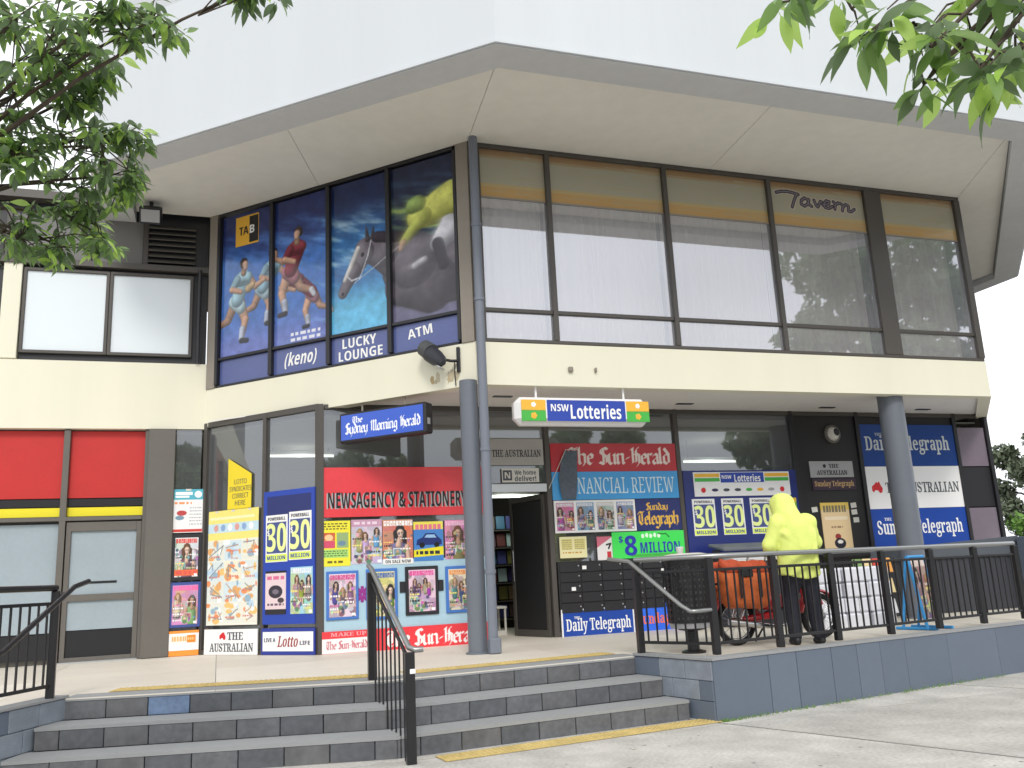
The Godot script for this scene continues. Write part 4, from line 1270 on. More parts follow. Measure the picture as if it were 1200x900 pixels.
func signs_left() -> void:
	rng.seed = 31
	# the narrow left return: three posters over an orange board
	var im := Image.create(96, 128, false, Image.FORMAT_RGB8)
	im.fill(srgb(238, 238, 240))
	rect(im, 0, 0, 1, 0.24, srgb(86, 178, 198))
	rect(im, 0.08, 0.06, 0.55, 0.07, Color.WHITE)
	rect(im, 0.08, 0.15, 0.45, 0.05, Color.WHITE)
	ell(im, 0.82, 0.12, 0.12, 0.08, Color.WHITE)
	words(im, 0.06, 0.3, 0.55, 0.05, srgb(240, 150, 90), 3)
	for i in 6: words(im, 0.55, 0.42 + i * 0.075, 0.4, 0.025, srgb(170, 172, 178), 5)
	ell(im, 0.3, 0.55, 0.16, 0.06, srgb(190, 70, 70))
	ell(im, 0.24, 0.66, 0.14, 0.05, srgb(120, 150, 170))
	rect(im, 0.03, 0.92, 0.94, 0.06, srgb(206, 64, 54))
	var o := board("left", -0.475, 2.80, 0.46, 0.68, printed("flyer", im), "flyer", "white and teal flyer at the top of the narrow window by the grey pier", "poster", "posters on the narrow window", 0.0)
	part(o, "tape", box_mesh(Vector3(0.08, 0.03, 0.003)), M.off_white, at(Vector3(0, 0.33, 0.016)))
	var c1 := cover(101, srgb(232, 228, 230), srgb(220, 70, 60), srgb(60, 60, 66), 1, srgb(232, 92, 44))
	framed("left", -0.475, 2.08, 0.46, 0.72, M.black_frame, c1, "black framed magazine poster with an orange foot, under the teal flyer", "posters on the narrow window", 0.06)
	framed("left", -0.475, 1.36, 0.46, 0.68, mk("frame_blue", srgb(66, 84, 150), 0.35), cover(102, srgb(206, 130, 190), srgb(240, 90, 160), srgb(240, 200, 120), 2), "blue framed pink magazine poster, lowest of three beside the grey pier", "posters on the narrow window")
	o = board("left", -0.475, 0.79, 0.43, 0.37, M.orange_board, "kick_board", "orange and white board at floor level beside the grey pier", "sign", "boards along the foot of the windows", 0.02)
	bx(o, "white_field", M.white_board, Vector3(0, 0.02, 0.017), Vector3(0.43, 0.25, 0.004))
	im = Image.create(96, 32, false, Image.FORMAT_RGB8)
	im.fill(srgb(238, 236, 230))
	words(im, 0.02, 0.15, 0.6, 0.6, srgb(246, 176, 110), 6)
	rect(im, 0.62, 0.02, 0.34, 0.9, srgb(240, 136, 40))
	words(im, 0.66, 0.3, 0.26, 0.3, srgb(246, 190, 130), 4)
	part(o, "orange_print", panel_mesh(0.36, 0.12, 0.003), printed("orange_print", im), at(Vector3(0.0, 0.06, 0.019)))
	# the canted window: pastel sheet, arrow card, blue display, mastheads below
	im = Image.create(192, 288, false, Image.FORMAT_RGB8)
	im.fill(srgb(240, 236, 222))
	rect(im, 0, 0, 1, 0.26, srgb(244, 228, 128))
	rect(im, 0.02, 0.06, 0.9, 0.02, srgb(246, 240, 190))
	rect(im, 0, 0.115, 1, 0.085, srgb(196, 222, 232))
	for i in 6: ell(im, 0.16 + i * 0.14, 0.155, 0.045, 0.03, [srgb(220, 160, 150), srgb(140, 170, 210), srgb(250, 250, 250)][i % 3])
	for r in 4:
		for c in 3:
			var x := c * 0.34 + 0.02
			var y := 0.28 + r * 0.18
			rect(im, x - 0.02, y - 0.01, 0.34, 0.175, srgb(206, 226, 236).lerp(srgb(244, 232, 206), rng.randf()))
			for k in 9: ell(im, x + rng.randf_range(0.0, 0.3), y + rng.randf_range(0.0, 0.15), rng.randf_range(0.015, 0.07), rng.randf_range(0.01, 0.035), [srgb(186, 214, 234), srgb(240, 196, 124), srgb(250, 250, 246), srgb(226, 170, 110), srgb(150, 180, 200), srgb(236, 150, 100)][rng.randi() % 6])
			for k in 2: stroke(im, [x + rng.randf_range(0, 0.3), y + rng.randf_range(0, 0.15), x + rng.randf_range(0, 0.3), y + rng.randf_range(0, 0.15), x + rng.randf_range(0, 0.3), y + rng.randf_range(0, 0.15)], 0.014, srgb(130, 140, 150).lerp(srgb(220, 160, 120), rng.randf()))
			words(im, x + rng.randf_range(0.0, 0.1), y + rng.randf_range(0.0, 0.13), 0.18, 0.014, srgb(206, 120, 110), 5)
	soften(im, 0.6)
	grain(im, 0.05)
	o = board("corner", 0.70, 1.897, 1.06, 1.73, printed("gift_sheet", im, 0.5), "promotion_sheet", "tall pastel yellow and blue promotion sheet covering the first canted window", "poster", "", 0.0, 0.006)
	for sx in [-0.35, 0.0, 0.35]: part(o, "tape", box_mesh(Vector3(0.06, 0.03, 0.003)), M.off_white, at(Vector3(sx, 0.85, 0.008)))
	o = board("corner", 0.72, 0.79, 1.1, 0.37, M.white_board, "kick_board", "white masthead board with a red emblem over grey serif capitals, under the pastel sheet", "sign", "boards along the foot of the windows", 0.02)
	maple(o, -0.16, 0.08, 0.13, 0.016)
	letters(o, "THE", "serif_bold", M.ink_grey, 0.1, 0.085, 0.32, 0.11, 0.016)
	letters(o, "AUSTRALIAN", "serif_bold", M.ink_grey, 0.02, -0.08, 0.9, 0.12, 0.016)
	# pointed yellow card hanging inside
	var st := fresh()
	var pen := [Vector2(-0.25, -0.4), Vector2(0.25, -0.4), Vector2(0.25, 0.12), Vector2(-0.25, 0.4)]
	for sgn in [0.0, 0.006]:
		var q := []
		for p in pen: q.append(Vector3(p.x, p.y, sgn))
		face(st, q, Vector3(0, 0, 1 if sgn > 0 else -1))
	for i in 4: face(st, [Vector3(pen[i].x, pen[i].y, 0), Vector3(pen[(i + 1) % 4].x, pen[(i + 1) % 4].y, 0), Vector3(pen[(i + 1) % 4].x, pen[(i + 1) % 4].y, 0.006), Vector3(pen[i].x, pen[i].y, 0.006)], Vector3((pen[i] + pen[(i + 1) % 4]).x, (pen[i] + pen[(i + 1) % 4]).y, 0).normalized())
	o = thing("yellow_card", "yellow card with a slanted top edge taped above the pastel sheet", "sign", plane("corner", 0.80, 3.17, -0.02))
	part(o, "panel", st.commit(), mk("card_yellow", srgb(238, 214, 48), 0.5))
	var ly := 0.02
	for t in ["LOTTO", "SYNDICATES", "CORRECT", "HERE"]:
		letters(o, t, "sans", M.ink_grey, 0.02, ly, 0.04 * t.length() + 0.06, 0.075, 0.006)
		ly -= 0.11
	o = board("corner", 1.85, 2.0, 1.0, 1.94, M.blue_panel, "blue_display_panel", "tall royal blue display panel in the second canted window", "display", "", 0.0, 0.02)
	bx(o, "upper_field", M.navy_board, Vector3(0, 0.72, 0.021), Vector3(0.86, 0.34, 0.003))
	thirty("corner", 1.62, 2.265, 0.43, 0.69, "lime and white jackpot sheet on the canted window's blue panel, beside the pastel sheet", 0.022)
	thirty("corner", 2.08, 2.285, 0.43, 0.7, "lime and white jackpot sheet on the canted window's blue panel, nearest the red banner", 0.022)
	o = board("corner", 1.61, 1.48, 0.4, 0.62, printed("ring_ad", ring_ad()), "small_poster", "small pale pink poster with a dark round device, low on the blue panel", "poster", "small posters on the blue panel", 0.022, 0.006)
	o = board("corner", 2.11, 1.5, 0.42, 0.66, printed("star_ad", cover(105, srgb(150, 206, 226), srgb(240, 240, 250), srgb(240, 220, 60), 3)), "small_poster", "small sky blue and yellow poster, low on the blue panel", "poster", "small posters on the blue panel", 0.022, 0.006)
	o = board("corner", 1.86, 0.79, 1.02, 0.37, mk("edge_blue", srgb(40, 58, 150), 0.35), "kick_board", "white board with blue edges and a slanted dark red word, under the blue panel", "sign", "boards along the foot of the windows", 0.02)
	bx(o, "white_field", M.white_board, Vector3(0, 0, 0.017), Vector3(0.96, 0.27, 0.004))
	letters(o, "LIVE A", "sans_bold", M.ink_purple, -0.34, 0.02, 0.22, 0.055, 0.0195)
	letters(o, "Lotto", "serif_bold", mk("ink_maroon", srgb(150, 34, 44), 0.4), 0.01, 0.0, 0.38, 0.15, 0.0195, 0.2)
	letters(o, "LIFE", "sans_bold", M.ink_purple, 0.33, -0.02, 0.19, 0.055, 0.0195)
	# front window left of the door: red banner over two rows of magazine posters
	o = board("front", 2.65, 2.878, 2.47, 0.73, M.red_board, "shop_banner", "long red window banner reading newsagency and stationery in dark capitals", "sign", "", 0.0, 0.006)
	letters(o, "NEWSAGENCY & STATIONERY", "sans_bold", M.silver_board, -0.12, -0.13, 2.1, 0.23, 0.006)
	letters(o, "NEWSAGENCY & STATIONERY", "sans_bold", M.ink_black, -0.1, -0.12, 2.1, 0.23, 0.008)
	board("front", 2.65, 1.37, 2.44, 1.0, M.pale_blue_board, "window_backing", "pale blue window backing behind the lower row of magazine posters", "backing", "", 0.0, 0.006)
	im = Image.create(112, 160, false, Image.FORMAT_RGB8)
	im.fill(srgb(238, 228, 60))
	for i in 3: words(im, 0.1, 0.05 + i * 0.055, 0.8, 0.03, srgb(120, 110, 40), 6)
	rect(im, 0.08, 0.26, 0.42, 0.17, srgb(204, 96, 60))
	rect(im, 0.08, 0.44, 0.42, 0.16, srgb(210, 80, 110))
	rect(im, 0.55, 0.26, 0.38, 0.34, srgb(150, 176, 120))
	ell(im, 0.3, 0.37, 0.14, 0.07, srgb(240, 200, 150))
	ell(im, 0.72, 0.5, 0.13, 0.06, srgb(110, 140, 160))
	rect(im, 0.08, 0.63, 0.85, 0.18, srgb(168, 214, 120))
	for i in 3: words(im, 0.12, 0.655 + i * 0.05, 0.76, 0.022, srgb(90, 130, 60), 7)
	words(im, 0.25, 0.88, 0.5, 0.05, srgb(110, 100, 30), 3)
	board("front", 1.60, 2.136, 0.44, 0.65, printed("yellow_flyer", im), "flyer", "bright yellow flyer under the start of the red banner", "poster", "upper row of window posters", 0.006, 0.006)
	var pale := cover(106, srgb(214, 196, 214), srgb(200, 150, 180), srgb(170, 190, 220), 3)
	rect(pale, 0, 0, 1, 0.16, srgb(196, 150, 176))
	words(pale, 0.08, 0.05, 0.84, 0.06, srgb(230, 210, 224), 4)
	board("front", 2.06, 2.15, 0.45, 0.64, printed("pale_cover", pale), "magazine_poster", "washed-out mauve group photo poster right of the yellow flyer", "poster", "upper row of window posters", 0.006, 0.006)
	o = board("front", 2.52, 2.13, 0.45, 0.65, printed("sale_cover", cover(107, srgb(206, 128, 96), srgb(246, 246, 246), srgb(220, 90, 60), 1)), "magazine_poster", "warm brown magazine poster with an on sale now strip", "poster", "upper row of window posters", 0.006, 0.006)
	bx(o, "white_strip", M.white_board, Vector3(0, -0.285, 0.007), Vector3(0.45, 0.08, 0.004))
	letters(o, "ON SALE NOW", "sans_bold", M.ink_black, 0, -0.285, 0.38, 0.045, 0.0095)
	var car := Image.create(112, 144, false, Image.FORMAT_RGB8)
	car.fill(srgb(70, 130, 200))
	rect(car, 0, 0, 1, 0.2, srgb(236, 224, 90))
	for i in 6: rect(car, 0.06 + i * 0.15, 0.07, 0.12, 0.13, srgb(226, 120, 140))
	poly(car, [0.08, 0.6, 0.12, 0.46, 0.3, 0.4, 0.4, 0.3, 0.72, 0.3, 0.86, 0.42, 0.95, 0.48, 0.95, 0.6], srgb(26, 44, 110))
	poly(car, [0.36, 0.41, 0.44, 0.33, 0.7, 0.33, 0.78, 0.42], srgb(150, 190, 226))
	ell(car, 0.28, 0.6, 0.09, 0.07, srgb(16, 16, 20))
	ell(car, 0.78, 0.6, 0.09, 0.07, srgb(16, 16, 20))
	poly(car, [0, 0.72, 1, 0.64, 1, 0.86, 0, 0.9], srgb(232, 220, 44))
	words(car, 0.08, 0.75, 0.84, 0.08, srgb(40, 46, 60), 5)
	board("front", 2.985, 2.125, 0.45, 0.58, printed("car_cover", car), "magazine_poster", "blue and yellow car magazine poster in the upper row", "poster", "upper row of window posters", 0.006, 0.006)
	board("front", 3.44, 2.136, 0.4, 0.58, printed("pink_cover", cover(109, srgb(226, 130, 180), srgb(246, 190, 220), srgb(120, 70, 90), 1)), "magazine_poster", "pink magazine poster next to the grey corner column", "poster", "upper row of window posters", 0.006, 0.006)
	var blue_rim := mk("frame_blue_b", srgb(70, 120, 196), 0.35)
	framed("front", 1.70, 1.4, 0.46, 0.68, blue_rim, cover(111, srgb(226, 206, 222), srgb(206, 60, 130), srgb(70, 50, 70), 3), "blue framed mauve celebrity magazine poster, lower row, nearest the canted window", "lower row of framed posters", 0.04, 0.006)
	framed("front", 2.27, 1.39, 0.46, 0.72, blue_rim, cover(112, srgb(230, 220, 140), srgb(60, 90, 170), srgb(100, 150, 60), 2), "blue framed yellow magazine poster half hidden by the middle stair rail", "lower row of framed posters", 0.045, 0.006)
	var o2 := framed("front", 2.865, 1.41, 0.5, 0.7, M.black_frame, cover(113, srgb(232, 196, 216), srgb(226, 70, 150), srgb(90, 70, 80), 4), "black framed pink magazine poster in the lower row", "lower row of framed posters", 0.05, 0.006)
	for sx in [-0.29, 0.29]: bx(o2, "clip", M.black_frame, Vector3(sx, 0.06, 0.01), Vector3(0.08, 0.16, 0.02), 0.005)
	framed("front", 3.455, 1.4, 0.46, 0.68, blue_rim, cover(114, srgb(236, 222, 190), srgb(240, 140, 60), srgb(70, 60, 50), 3), "blue framed orange and white magazine poster beside the corner column", "lower row of framed posters", 0.045, 0.006)
	var flower := thing("paper_flower", "purple paper rosette between the first two framed posters", "decoration", plane("front", 1.985, 1.4, 0.012))
	for k in 8:
		var a := TAU * k / 8
		part(flower, "petal", box_mesh(Vector3(0.09, 0.045, 0.008), 0.004), mk("petal", srgb(150, 46, 140), 0.6) if k == 0 else M.petal, Transform3D(Basis(Vector3(0, 0, 1), a), Vector3(cos(a) * 0.05, sin(a) * 0.07, 0.002 * (k % 3))))
	im = Image.create(512, 75, false, Image.FORMAT_RGB8)
	im.fill(srgb(232, 62, 70))
	blackletter(im, "The Sun-Herald", 0.37, 0.06, 0.58, 0.9, srgb(248, 244, 242))
	soften(im, 0.8)
	o = board("front", 2.63, 0.725, 2.44, 0.36, printed("red_foot", im, 0.3), "kick_board", "long red masthead board at floor level left of the shop door", "sign", "boards along the foot of the windows", 0.02)
	letters(o, "MAKE UP", "serif_bold", mk("ink_pink", srgb(246, 170, 176), 0.4), -0.85, 0.135, 0.5, 0.05, 0.0165)
	im = Image.create(256, 75, false, Image.FORMAT_RGB8)
	im.fill(srgb(238, 236, 236))
	blackletter(im, "The Sun-Herald", 0.08, 0.12, 0.86, 0.8, srgb(200, 116, 128))
	soften(im, 0.8)
	part(o, "white_field", panel_mesh(0.68, 0.2, 0.004), printed("white_masthead", im), at(Vector3(-0.88, -0.02, 0.015)))

func ring_ad() -> Image:
	var im := Image.create(96, 144, false, Image.FORMAT_RGB8)
	im.fill(srgb(228, 206, 210))
	rect(im, 0, 0, 1, 0.05, srgb(30, 30, 34))
	words(im, 0.08, 0.12, 0.84, 0.08, srgb(214, 110, 150), 3)
	ell(im, 0.5, 0.48, 0.34, 0.15, srgb(52, 46, 58))
	ell(im, 0.5, 0.48, 0.16, 0.06, srgb(120, 110, 124))
	ell(im, 0.76, 0.68, 0.16, 0.06, srgb(70, 60, 66))
	words(im, 0.1, 0.75, 0.8, 0.05, srgb(100, 80, 96), 4)
	rect(im, 0, 0.88, 1, 0.12, srgb(36, 34, 40))
	return im

func signs_front() -> void:
	# over the door
	var im: Image
	var o := board("front", 4.45, 3.47, 0.9, 0.42, mk("masthead_grey", srgb(176, 174, 170), 0.4, "plain", 1.0), "door_sign", "pale grey sign with black serif capitals on the glass over the shop door", "sign", "signs over the door", 0.0, 0.006)
	letters(o, "THE AUSTRALIAN", "serif_bold", M.ink_black, 0, -0.02, 0.82, 0.11, 0.006)
	o = board("front", 4.5, 3.1, 0.62, 0.22, M.off_white, "door_sign", "small off-white home delivery sign just over the steel door head", "sign", "signs over the door", 0.0, 0.006)
	bx(o, "logo_box", M.ink_grey, Vector3(-0.22, 0, 0.007), Vector3(0.15, 0.16, 0.003))
	letters(o, "N", "sans_bold", M.off_white, -0.22, 0, 0.09, 0.1, 0.0085)
	letters(o, "We home", "sans_bold", M.ink_grey, 0.08, 0.045, 0.36, 0.075, 0.006)
	letters(o, "deliver!", "sans_bold", M.ink_grey, 0.08, -0.05, 0.36, 0.085, 0.006)
	# mastheads right of the door
	im = Image.create(512, 104, false, Image.FORMAT_RGB8)
	im.fill(srgb(186, 36, 46))
	blackletter(im, "The Sun-Herald", 0.13, 0.1, 0.82, 0.86, srgb(230, 218, 210))
	soften(im, 0.8)
	o = board("front", 6.15, 3.378, 2.26, 0.46, printed("red_masthead", im, 0.3), "masthead_sign", "dark red masthead sign with white blackletter words right of the shop door", "sign", "mastheads right of the door")
	o = board("front", 6.15, 2.92, 2.26, 0.45, M.sky_board, "masthead_sign", "sky blue masthead sign with tall white serif capitals under the dark red one", "sign", "mastheads right of the door")
	letters(o, "NANCIAL REVIEW", "serif", mk("ink_ice", srgb(214, 236, 244), 0.4), 0.18, 0.0, 1.75, 0.26, 0.0162)
	# folded paper streamer hanging across the two signs
	o = thing("paper_streamer", "crumpled printed paper strip hanging over the start of the red and blue signs", "paper", plane("front", 5.27, 3.08, 0.02))
	var st := fresh()
	var rows := [[-0.02, 0.2, 0.40], [-0.10, 0.18, 0.2], [-0.14, 0.17, -0.05], [-0.13, 0.15, -0.25], [-0.1, 0.13, -0.38]]
	for i in rows.size() - 1:
		var a: Array = rows[i]
		var b: Array = rows[i + 1]
		face(st, [Vector3(a[0], a[2], 0.02 + 0.02 * (i % 2)), Vector3(a[1], a[2], 0.045), Vector3(b[1], b[2], 0.045), Vector3(b[0], b[2], 0.02 + 0.02 * ((i + 1) % 2))], Vector3(-0.1, 0, 1).normalized())
	part(o, "paper", st.commit(), mk("streamer", srgb(96, 108, 122), 0.6, "patch", 3.0))
	tb(o, "string", M.off_white, [Vector3(-0.32, -0.2, 0.03), Vector3(0.0, 0.42, 0.04), Vector3(0.22, 0.42, 0.04)], 0.006, 6)
	o = board("front", 5.74, 2.43, 1.42, 0.51, M.white_board, "cover_rack_poster", "white board showing four small magazine covers under the sky blue sign", "poster")
	for k in 4:
		var c := cover(120 + k, [srgb(190, 120, 150), srgb(120, 160, 196), srgb(206, 204, 190), srgb(110, 130, 176)][k], srgb(230, 230, 236), [srgb(220, 60, 140), srgb(90, 120, 150), srgb(120, 130, 150), srgb(190, 140, 150)][k], 2)
		part(o, "cover_print", panel_mesh(0.3, 0.44, 0.004), printed("mini_cover", c), at(Vector3(-0.525 + k * 0.35, 0, 0.015)))
	im = Image.create(256, 159, false, Image.FORMAT_RGB8)
	im.fill(srgb(36, 46, 108))
	blackletter(im, "Telegraph", 0.03, 0.36, 0.92, 0.6, srgb(232, 184, 72))
	soften(im, 0.8)
	blackletter(im, "Sunday", 0.22, 0.1, 0.5, 0.34, srgb(232, 184, 72))
	o = board("front", 6.87, 2.43, 0.82, 0.51, printed("navy_masthead", im, 0.35), "masthead_sign", "dark navy sign with gold blackletter words beside the four covers", "sign", "mastheads right of the door")
	im = Image.create(128, 96, false, Image.FORMAT_RGB8)
	im.fill(srgb(232, 226, 176))
	for i in 2:
		rect(im, 0.06 + i * 0.48, 0.1, 0.4, 0.5, srgb(216, 206, 130))
		for k in 5: words(im, 0.09 + i * 0.48, 0.15 + k * 0.1, 0.34, 0.04, srgb(160, 150, 110), 5)
	words(im, 0.1, 0.72, 0.7, 0.06, srgb(200, 150, 60), 5)
	board("front", 5.32, 1.95, 0.46, 0.33, printed("cream_notice", im), "notice", "small cream notice on the black wall above the lockers", "notice")
	im = Image.create(64, 96, false, Image.FORMAT_RGB8)
	im.fill(srgb(236, 232, 232))
	poly(im, [0, 0, 1, 0, 0, 0.45], srgb(206, 110, 130))
	stroke(im, [0.55, 0.35, 0.85, 0.3, 0.7, 0.5], 0.1, srgb(30, 30, 34))
	rect(im, 0.6, 0.62, 0.25, 0.3, srgb(200, 50, 60))
	board("front", 5.87, 1.91, 0.28, 0.38, printed("red_card", im), "notice", "white card with a pink corner tucked behind the green jackpot banner", "notice")
	o = board("front", 6.64, 1.95, 1.3, 0.42, M.green_board, "jackpot_banner", "bright green banner reading 8 million above the lockers", "sign", "", 0.02)
	letters(o, "$", "sans_bold", M.ink_blue, -0.5, 0.09, 0.07, 0.12, 0.0162)
	letters(o, "8", "sans_bold", M.ink_blue, -0.33, -0.01, 0.22, 0.32, 0.0162)
	im = Image.create(96, 24, false, Image.FORMAT_RGB8)
	im.fill(srgb(66, 226, 92))
	for k in 5: ell(im, 0.1 + k * 0.13, 0.5 - 0.1 * (k % 2), 0.05, 0.3, srgb(226, 250, 226))
	stroke(im, [0.6, 0.2, 0.75, 0.3, 0.85, 0.25, 0.95, 0.7], 0.04, srgb(30, 120, 50))
	part(o, "script_print", panel_mesh(0.56, 0.12, 0.003), printed("script_print", im), at(Vector3(0.12, 0.135, 0.015)))
	letters(o, "MILLION", "sans_bold", M.ink_blue, 0.2, -0.05, 0.72, 0.17, 0.0162)
	bx(o, "foot_stripe", M.lotto_green, Vector3(0.12, -0.17, 0.016), Vector3(0.9, 0.04, 0.004))
	# the bank of black lockers
	var lock := thing("locker_bank", "bank of small black private mail lockers under the green banner", "lockers", plane("front", 6.13, 1.33, -0.02))
	bx(lock, "carcass", M.dark_wall, Vector3(0, 0, 0.02), Vector3(2.2, 0.8, 0.06))
	for c in 6:
		for r in 5:
			var q := Vector3(-0.9 + c * 0.36, -0.31 + r * 0.155, 0.055)
			var dr := bx(lock, "locker_door", M.black_frame, q, Vector3(0.345, 0.142, 0.02), 0.004)
			part(dr, "lock", lathe([Vector2(0.0, 0.012), Vector2(0.012, 0.01), Vector2(0.012, 0.0)], 10), M.rail_steel, Transform3D(Basis(Vector3.RIGHT, PI / 2), Vector3(0.14, 0.02, 0.01)))
	for q in [[-0.66, 0.3], [-0.86, -0.02], [0.72, 0.2], [0.75, -0.1]]: bx(lock, "number_tag", M.white_board, Vector3(q[0], q[1], 0.068), Vector3(0.07, 0.055, 0.004))
	o = board("front", 5.66, 0.755, 1.24, 0.5, M.white_board, "kick_board", "royal blue masthead board with a white edge under the lockers", "sign", "boards along the foot of the windows", 0.02)
	bx(o, "blue_field", M.royal_board, Vector3(0, 0, 0.017), Vector3(1.19, 0.45, 0.004))
	letters(o, "Daily Telegraph", "serif_bold", M.ink_white, 0.0, -0.01, 1.1, 0.25, 0.0195)
	letters(o, "THE", "serif_bold", M.ink_white, -0.36, 0.12, 0.1, 0.035, 0.0195)
	o = board("front", 6.76, 0.765, 0.94, 0.5, M.bright_blue_board, "kick_board", "bright blue board with orange-red lettering behind the stair railing", "sign", "boards along the foot of the windows", 0.02)
	letters(o, "Sunday Tel", "serif_bold", M.ink_orange, 0.0, 0.0, 0.85, 0.22, 0.0162)
	# the lottery window
	o = board("front", 8.5, 2.42, 2.24, 1.45, mk("lotto_navy", srgb(34, 48, 118), 0.35), "lottery_display", "large navy lottery display panel behind the person in the yellow jacket", "display", "", 0.0, 0.02)
	o = board("front", 8.52, 2.91, 1.9, 0.41, M.white_board, "lottery_header", "white lottery header board with green and yellow ends on the navy panel", "sign", "", 0.021, 0.012)
	bx(o, "blue_field", M.blue_panel, Vector3(0, 0.11, 0.013), Vector3(0.86, 0.17, 0.004))
	letters(o, "NSW", "sans_bold", M.ink_white, -0.31, 0.12, 0.19, 0.06, 0.0155)
	letters(o, "Lotteries", "sans_bold", M.ink_white, 0.1, 0.1, 0.52, 0.13, 0.0155)
	for s in [-1, 1]:
		bx(o, "gold_end", M.lotto_gold, Vector3(s * 0.69, 0.15, 0.013), Vector3(0.48, 0.06, 0.004))
		bx(o, "green_end", M.lotto_green, Vector3(s * 0.69, 0.075, 0.013), Vector3(0.48, 0.06, 0.004))
	for k in 8:
		var dm: Material = [M.ink_red, M.ink_purple, M.ink_grey, M.ink_grey, M.lotto_green, M.lotto_gold, M.silver_board, M.ink_red][k]
		part(o, "game_emblem", lathe([Vector2(0.0, 0.004), Vector2(0.045, 0.003), Vector2(0.045, 0.0)], 14), dm, Transform3D(Basis(Vector3.RIGHT, PI / 2) * Basis.from_scale(Vector3(1.0 if k in [0, 7] else 1.4, 1, 1.0 if k in [0, 7] else 0.6)), Vector3(-0.78 + k * 0.223, -0.1, 0.013)))
	thirty("front", 7.72, 2.36, 0.43, 0.61, "lime and white jackpot sheet on the lottery window's navy panel, nearest the lockers", 0.021)
	thirty("front", 8.28, 2.36, 0.43, 0.61, "lime and white jackpot sheet on the navy panel, second from the lockers", 0.021)
	thirty("front", 8.84, 2.36, 0.43, 0.61, "lime and white jackpot sheet on the navy panel, mostly hidden by the yellow jacket", 0.021)
	im = Image.create(64, 64, false, Image.FORMAT_RGB8)
	im.fill(srgb(230, 190, 60))
	ell(im, 0.3, 0.4, 0.4, 0.35, srgb(220, 70, 40))
	poly(im, [0.4, 0.9, 1, 0.2, 1, 1], srgb(120, 170, 60))
	board("front", 9.42, 2.52, 0.3, 0.27, printed("orange_card", im), "notice", "small red and yellow card beyond the shoulder of the yellow jacket", "notice", "", 0.021, 0.006)
	# black wall with small signs
	o = board("front", 10.42, 3.15, 0.93, 0.29, M.silver_board, "wall_sign", "silver grey sign with dark serif capitals on the black wall", "sign", "small signs on the black wall", -0.02)
	letters(o, "THE", "serif_bold", M.ink_black, 0.05, 0.06, 0.22, 0.07, 0.0162)
	letters(o, "AUSTRALIAN", "serif_bold", M.ink_black, 0.0, -0.06, 0.66, 0.08, 0.0162)
	part(o, "emblem", lathe([Vector2(0.0, 0.004), Vector2(0.035, 0.0)], 8), M.ink_black, Transform3D(Basis(Vector3.RIGHT, PI / 2), Vector3(-0.15, 0.06, 0.0155)))
	o = board("front", 10.44, 2.88, 0.93, 0.2, mk("purple_brown", srgb(62, 44, 62), 0.4), "wall_sign", "dark plum sign with pale gold lettering under the silver sign", "sign", "small signs on the black wall", -0.02)
	letters(o, "Sunday Telegraph", "serif_bold", mk("ink_sand", srgb(206, 172, 120), 0.4), 0.0, 0.0, 0.84, 0.13, 0.0162)
	im = Image.create(96, 128, false, Image.FORMAT_RGB8)
	im.fill(srgb(226, 200, 156))
	rect(im, 0, 0, 1, 0.16, srgb(222, 192, 96))
	words(im, 0.08, 0.06, 0.84, 0.14, srgb(120, 112, 90), 8)
	rect(im, 0.1, 0.3, 0.8, 0.07, srgb(236, 220, 190))
	words(im, 0.3, 0.5, 0.4, 0.04, srgb(150, 120, 90), 3)
	ell(im, 0.5, 0.72, 0.1, 0.06, srgb(150, 50, 50))
	ell(im, 0.55, 0.86, 0.2, 0.11, srgb(36, 36, 48))
	ell(im, 0.56, 0.83, 0.1, 0.04, srgb(230, 226, 222))
	o = board("front", 10.38, 2.14, 0.6, 0.83, printed("sand_poster", im), "wall_poster", "sand coloured poster with a small dark figure on the black wall", "poster", "", -0.02)
	for q in [[0.42, 0.36], [0.44, 0.1], [-0.42, 0.3], [0.42, 0.24]]: bx(o, "pinned_note", M.off_white, Vector3(q[0], q[1], 0.004), Vector3(0.12, 0.09, 0.006), 0.0, Basis(Vector3(0, 0, 1), q[1] * 0.3))
	o = thing("bulkhead_lamp", "round unlit bulkhead lamp high on the black wall", "lamp", plane("front", 10.52, 3.79, -0.02) * Transform3D(Basis(Vector3.RIGHT, PI / 2), Vector3.ZERO))
	part(o, "base_ring", lathe([Vector2(0.17, 0.0), Vector2(0.17, 0.04), Vector2(0.13, 0.06)], 24), M.frame_grey)
	part(o, "lens", lathe([Vector2(0.13, 0.05), Vector2(0.1, 0.09), Vector2(0.05, 0.11), Vector2(0.0, 0.115)], 24), M.off_white)
	part(o, "guard", lathe([Vector2(0.0, 0.118), Vector2(0.06, 0.115), Vector2(0.07, 0.1)], 16), M.black_frame, at(Vector3(0.03, 0.0, -0.02)))
	# three stacked mastheads by the right-hand column
	var big := thing("masthead_stack", "tall sign of three stacked mastheads, blue, white and blue, behind the right-hand column", "sign", plane("front", 12.22, 2.85, -0.02))
	part(big, "top_panel", panel_mesh(2.19, 0.78, 0.02), mk("masthead_blue", srgb(30, 70, 146), 0.3, "plain", 0.8), at(Vector3(0, 0.735, 0)))
	part(big, "middle_panel", panel_mesh(2.19, 0.77, 0.02), M.white_board, at(Vector3(0, -0.045, 0)))
	part(big, "bottom_panel", panel_mesh(2.19, 0.7, 0.02), M.royal_board, at(Vector3(0, -0.785, 0)))
	letters(big, "Daily Telegraph", "serif_bold", mk("ink_stone", srgb(206, 212, 212), 0.4), -0.03, 0.74, 1.95, 0.36, 0.0205)
	letters(big, "THE", "serif_bold", M.ink_stone, -0.68, 0.94, 0.16, 0.05, 0.0205)
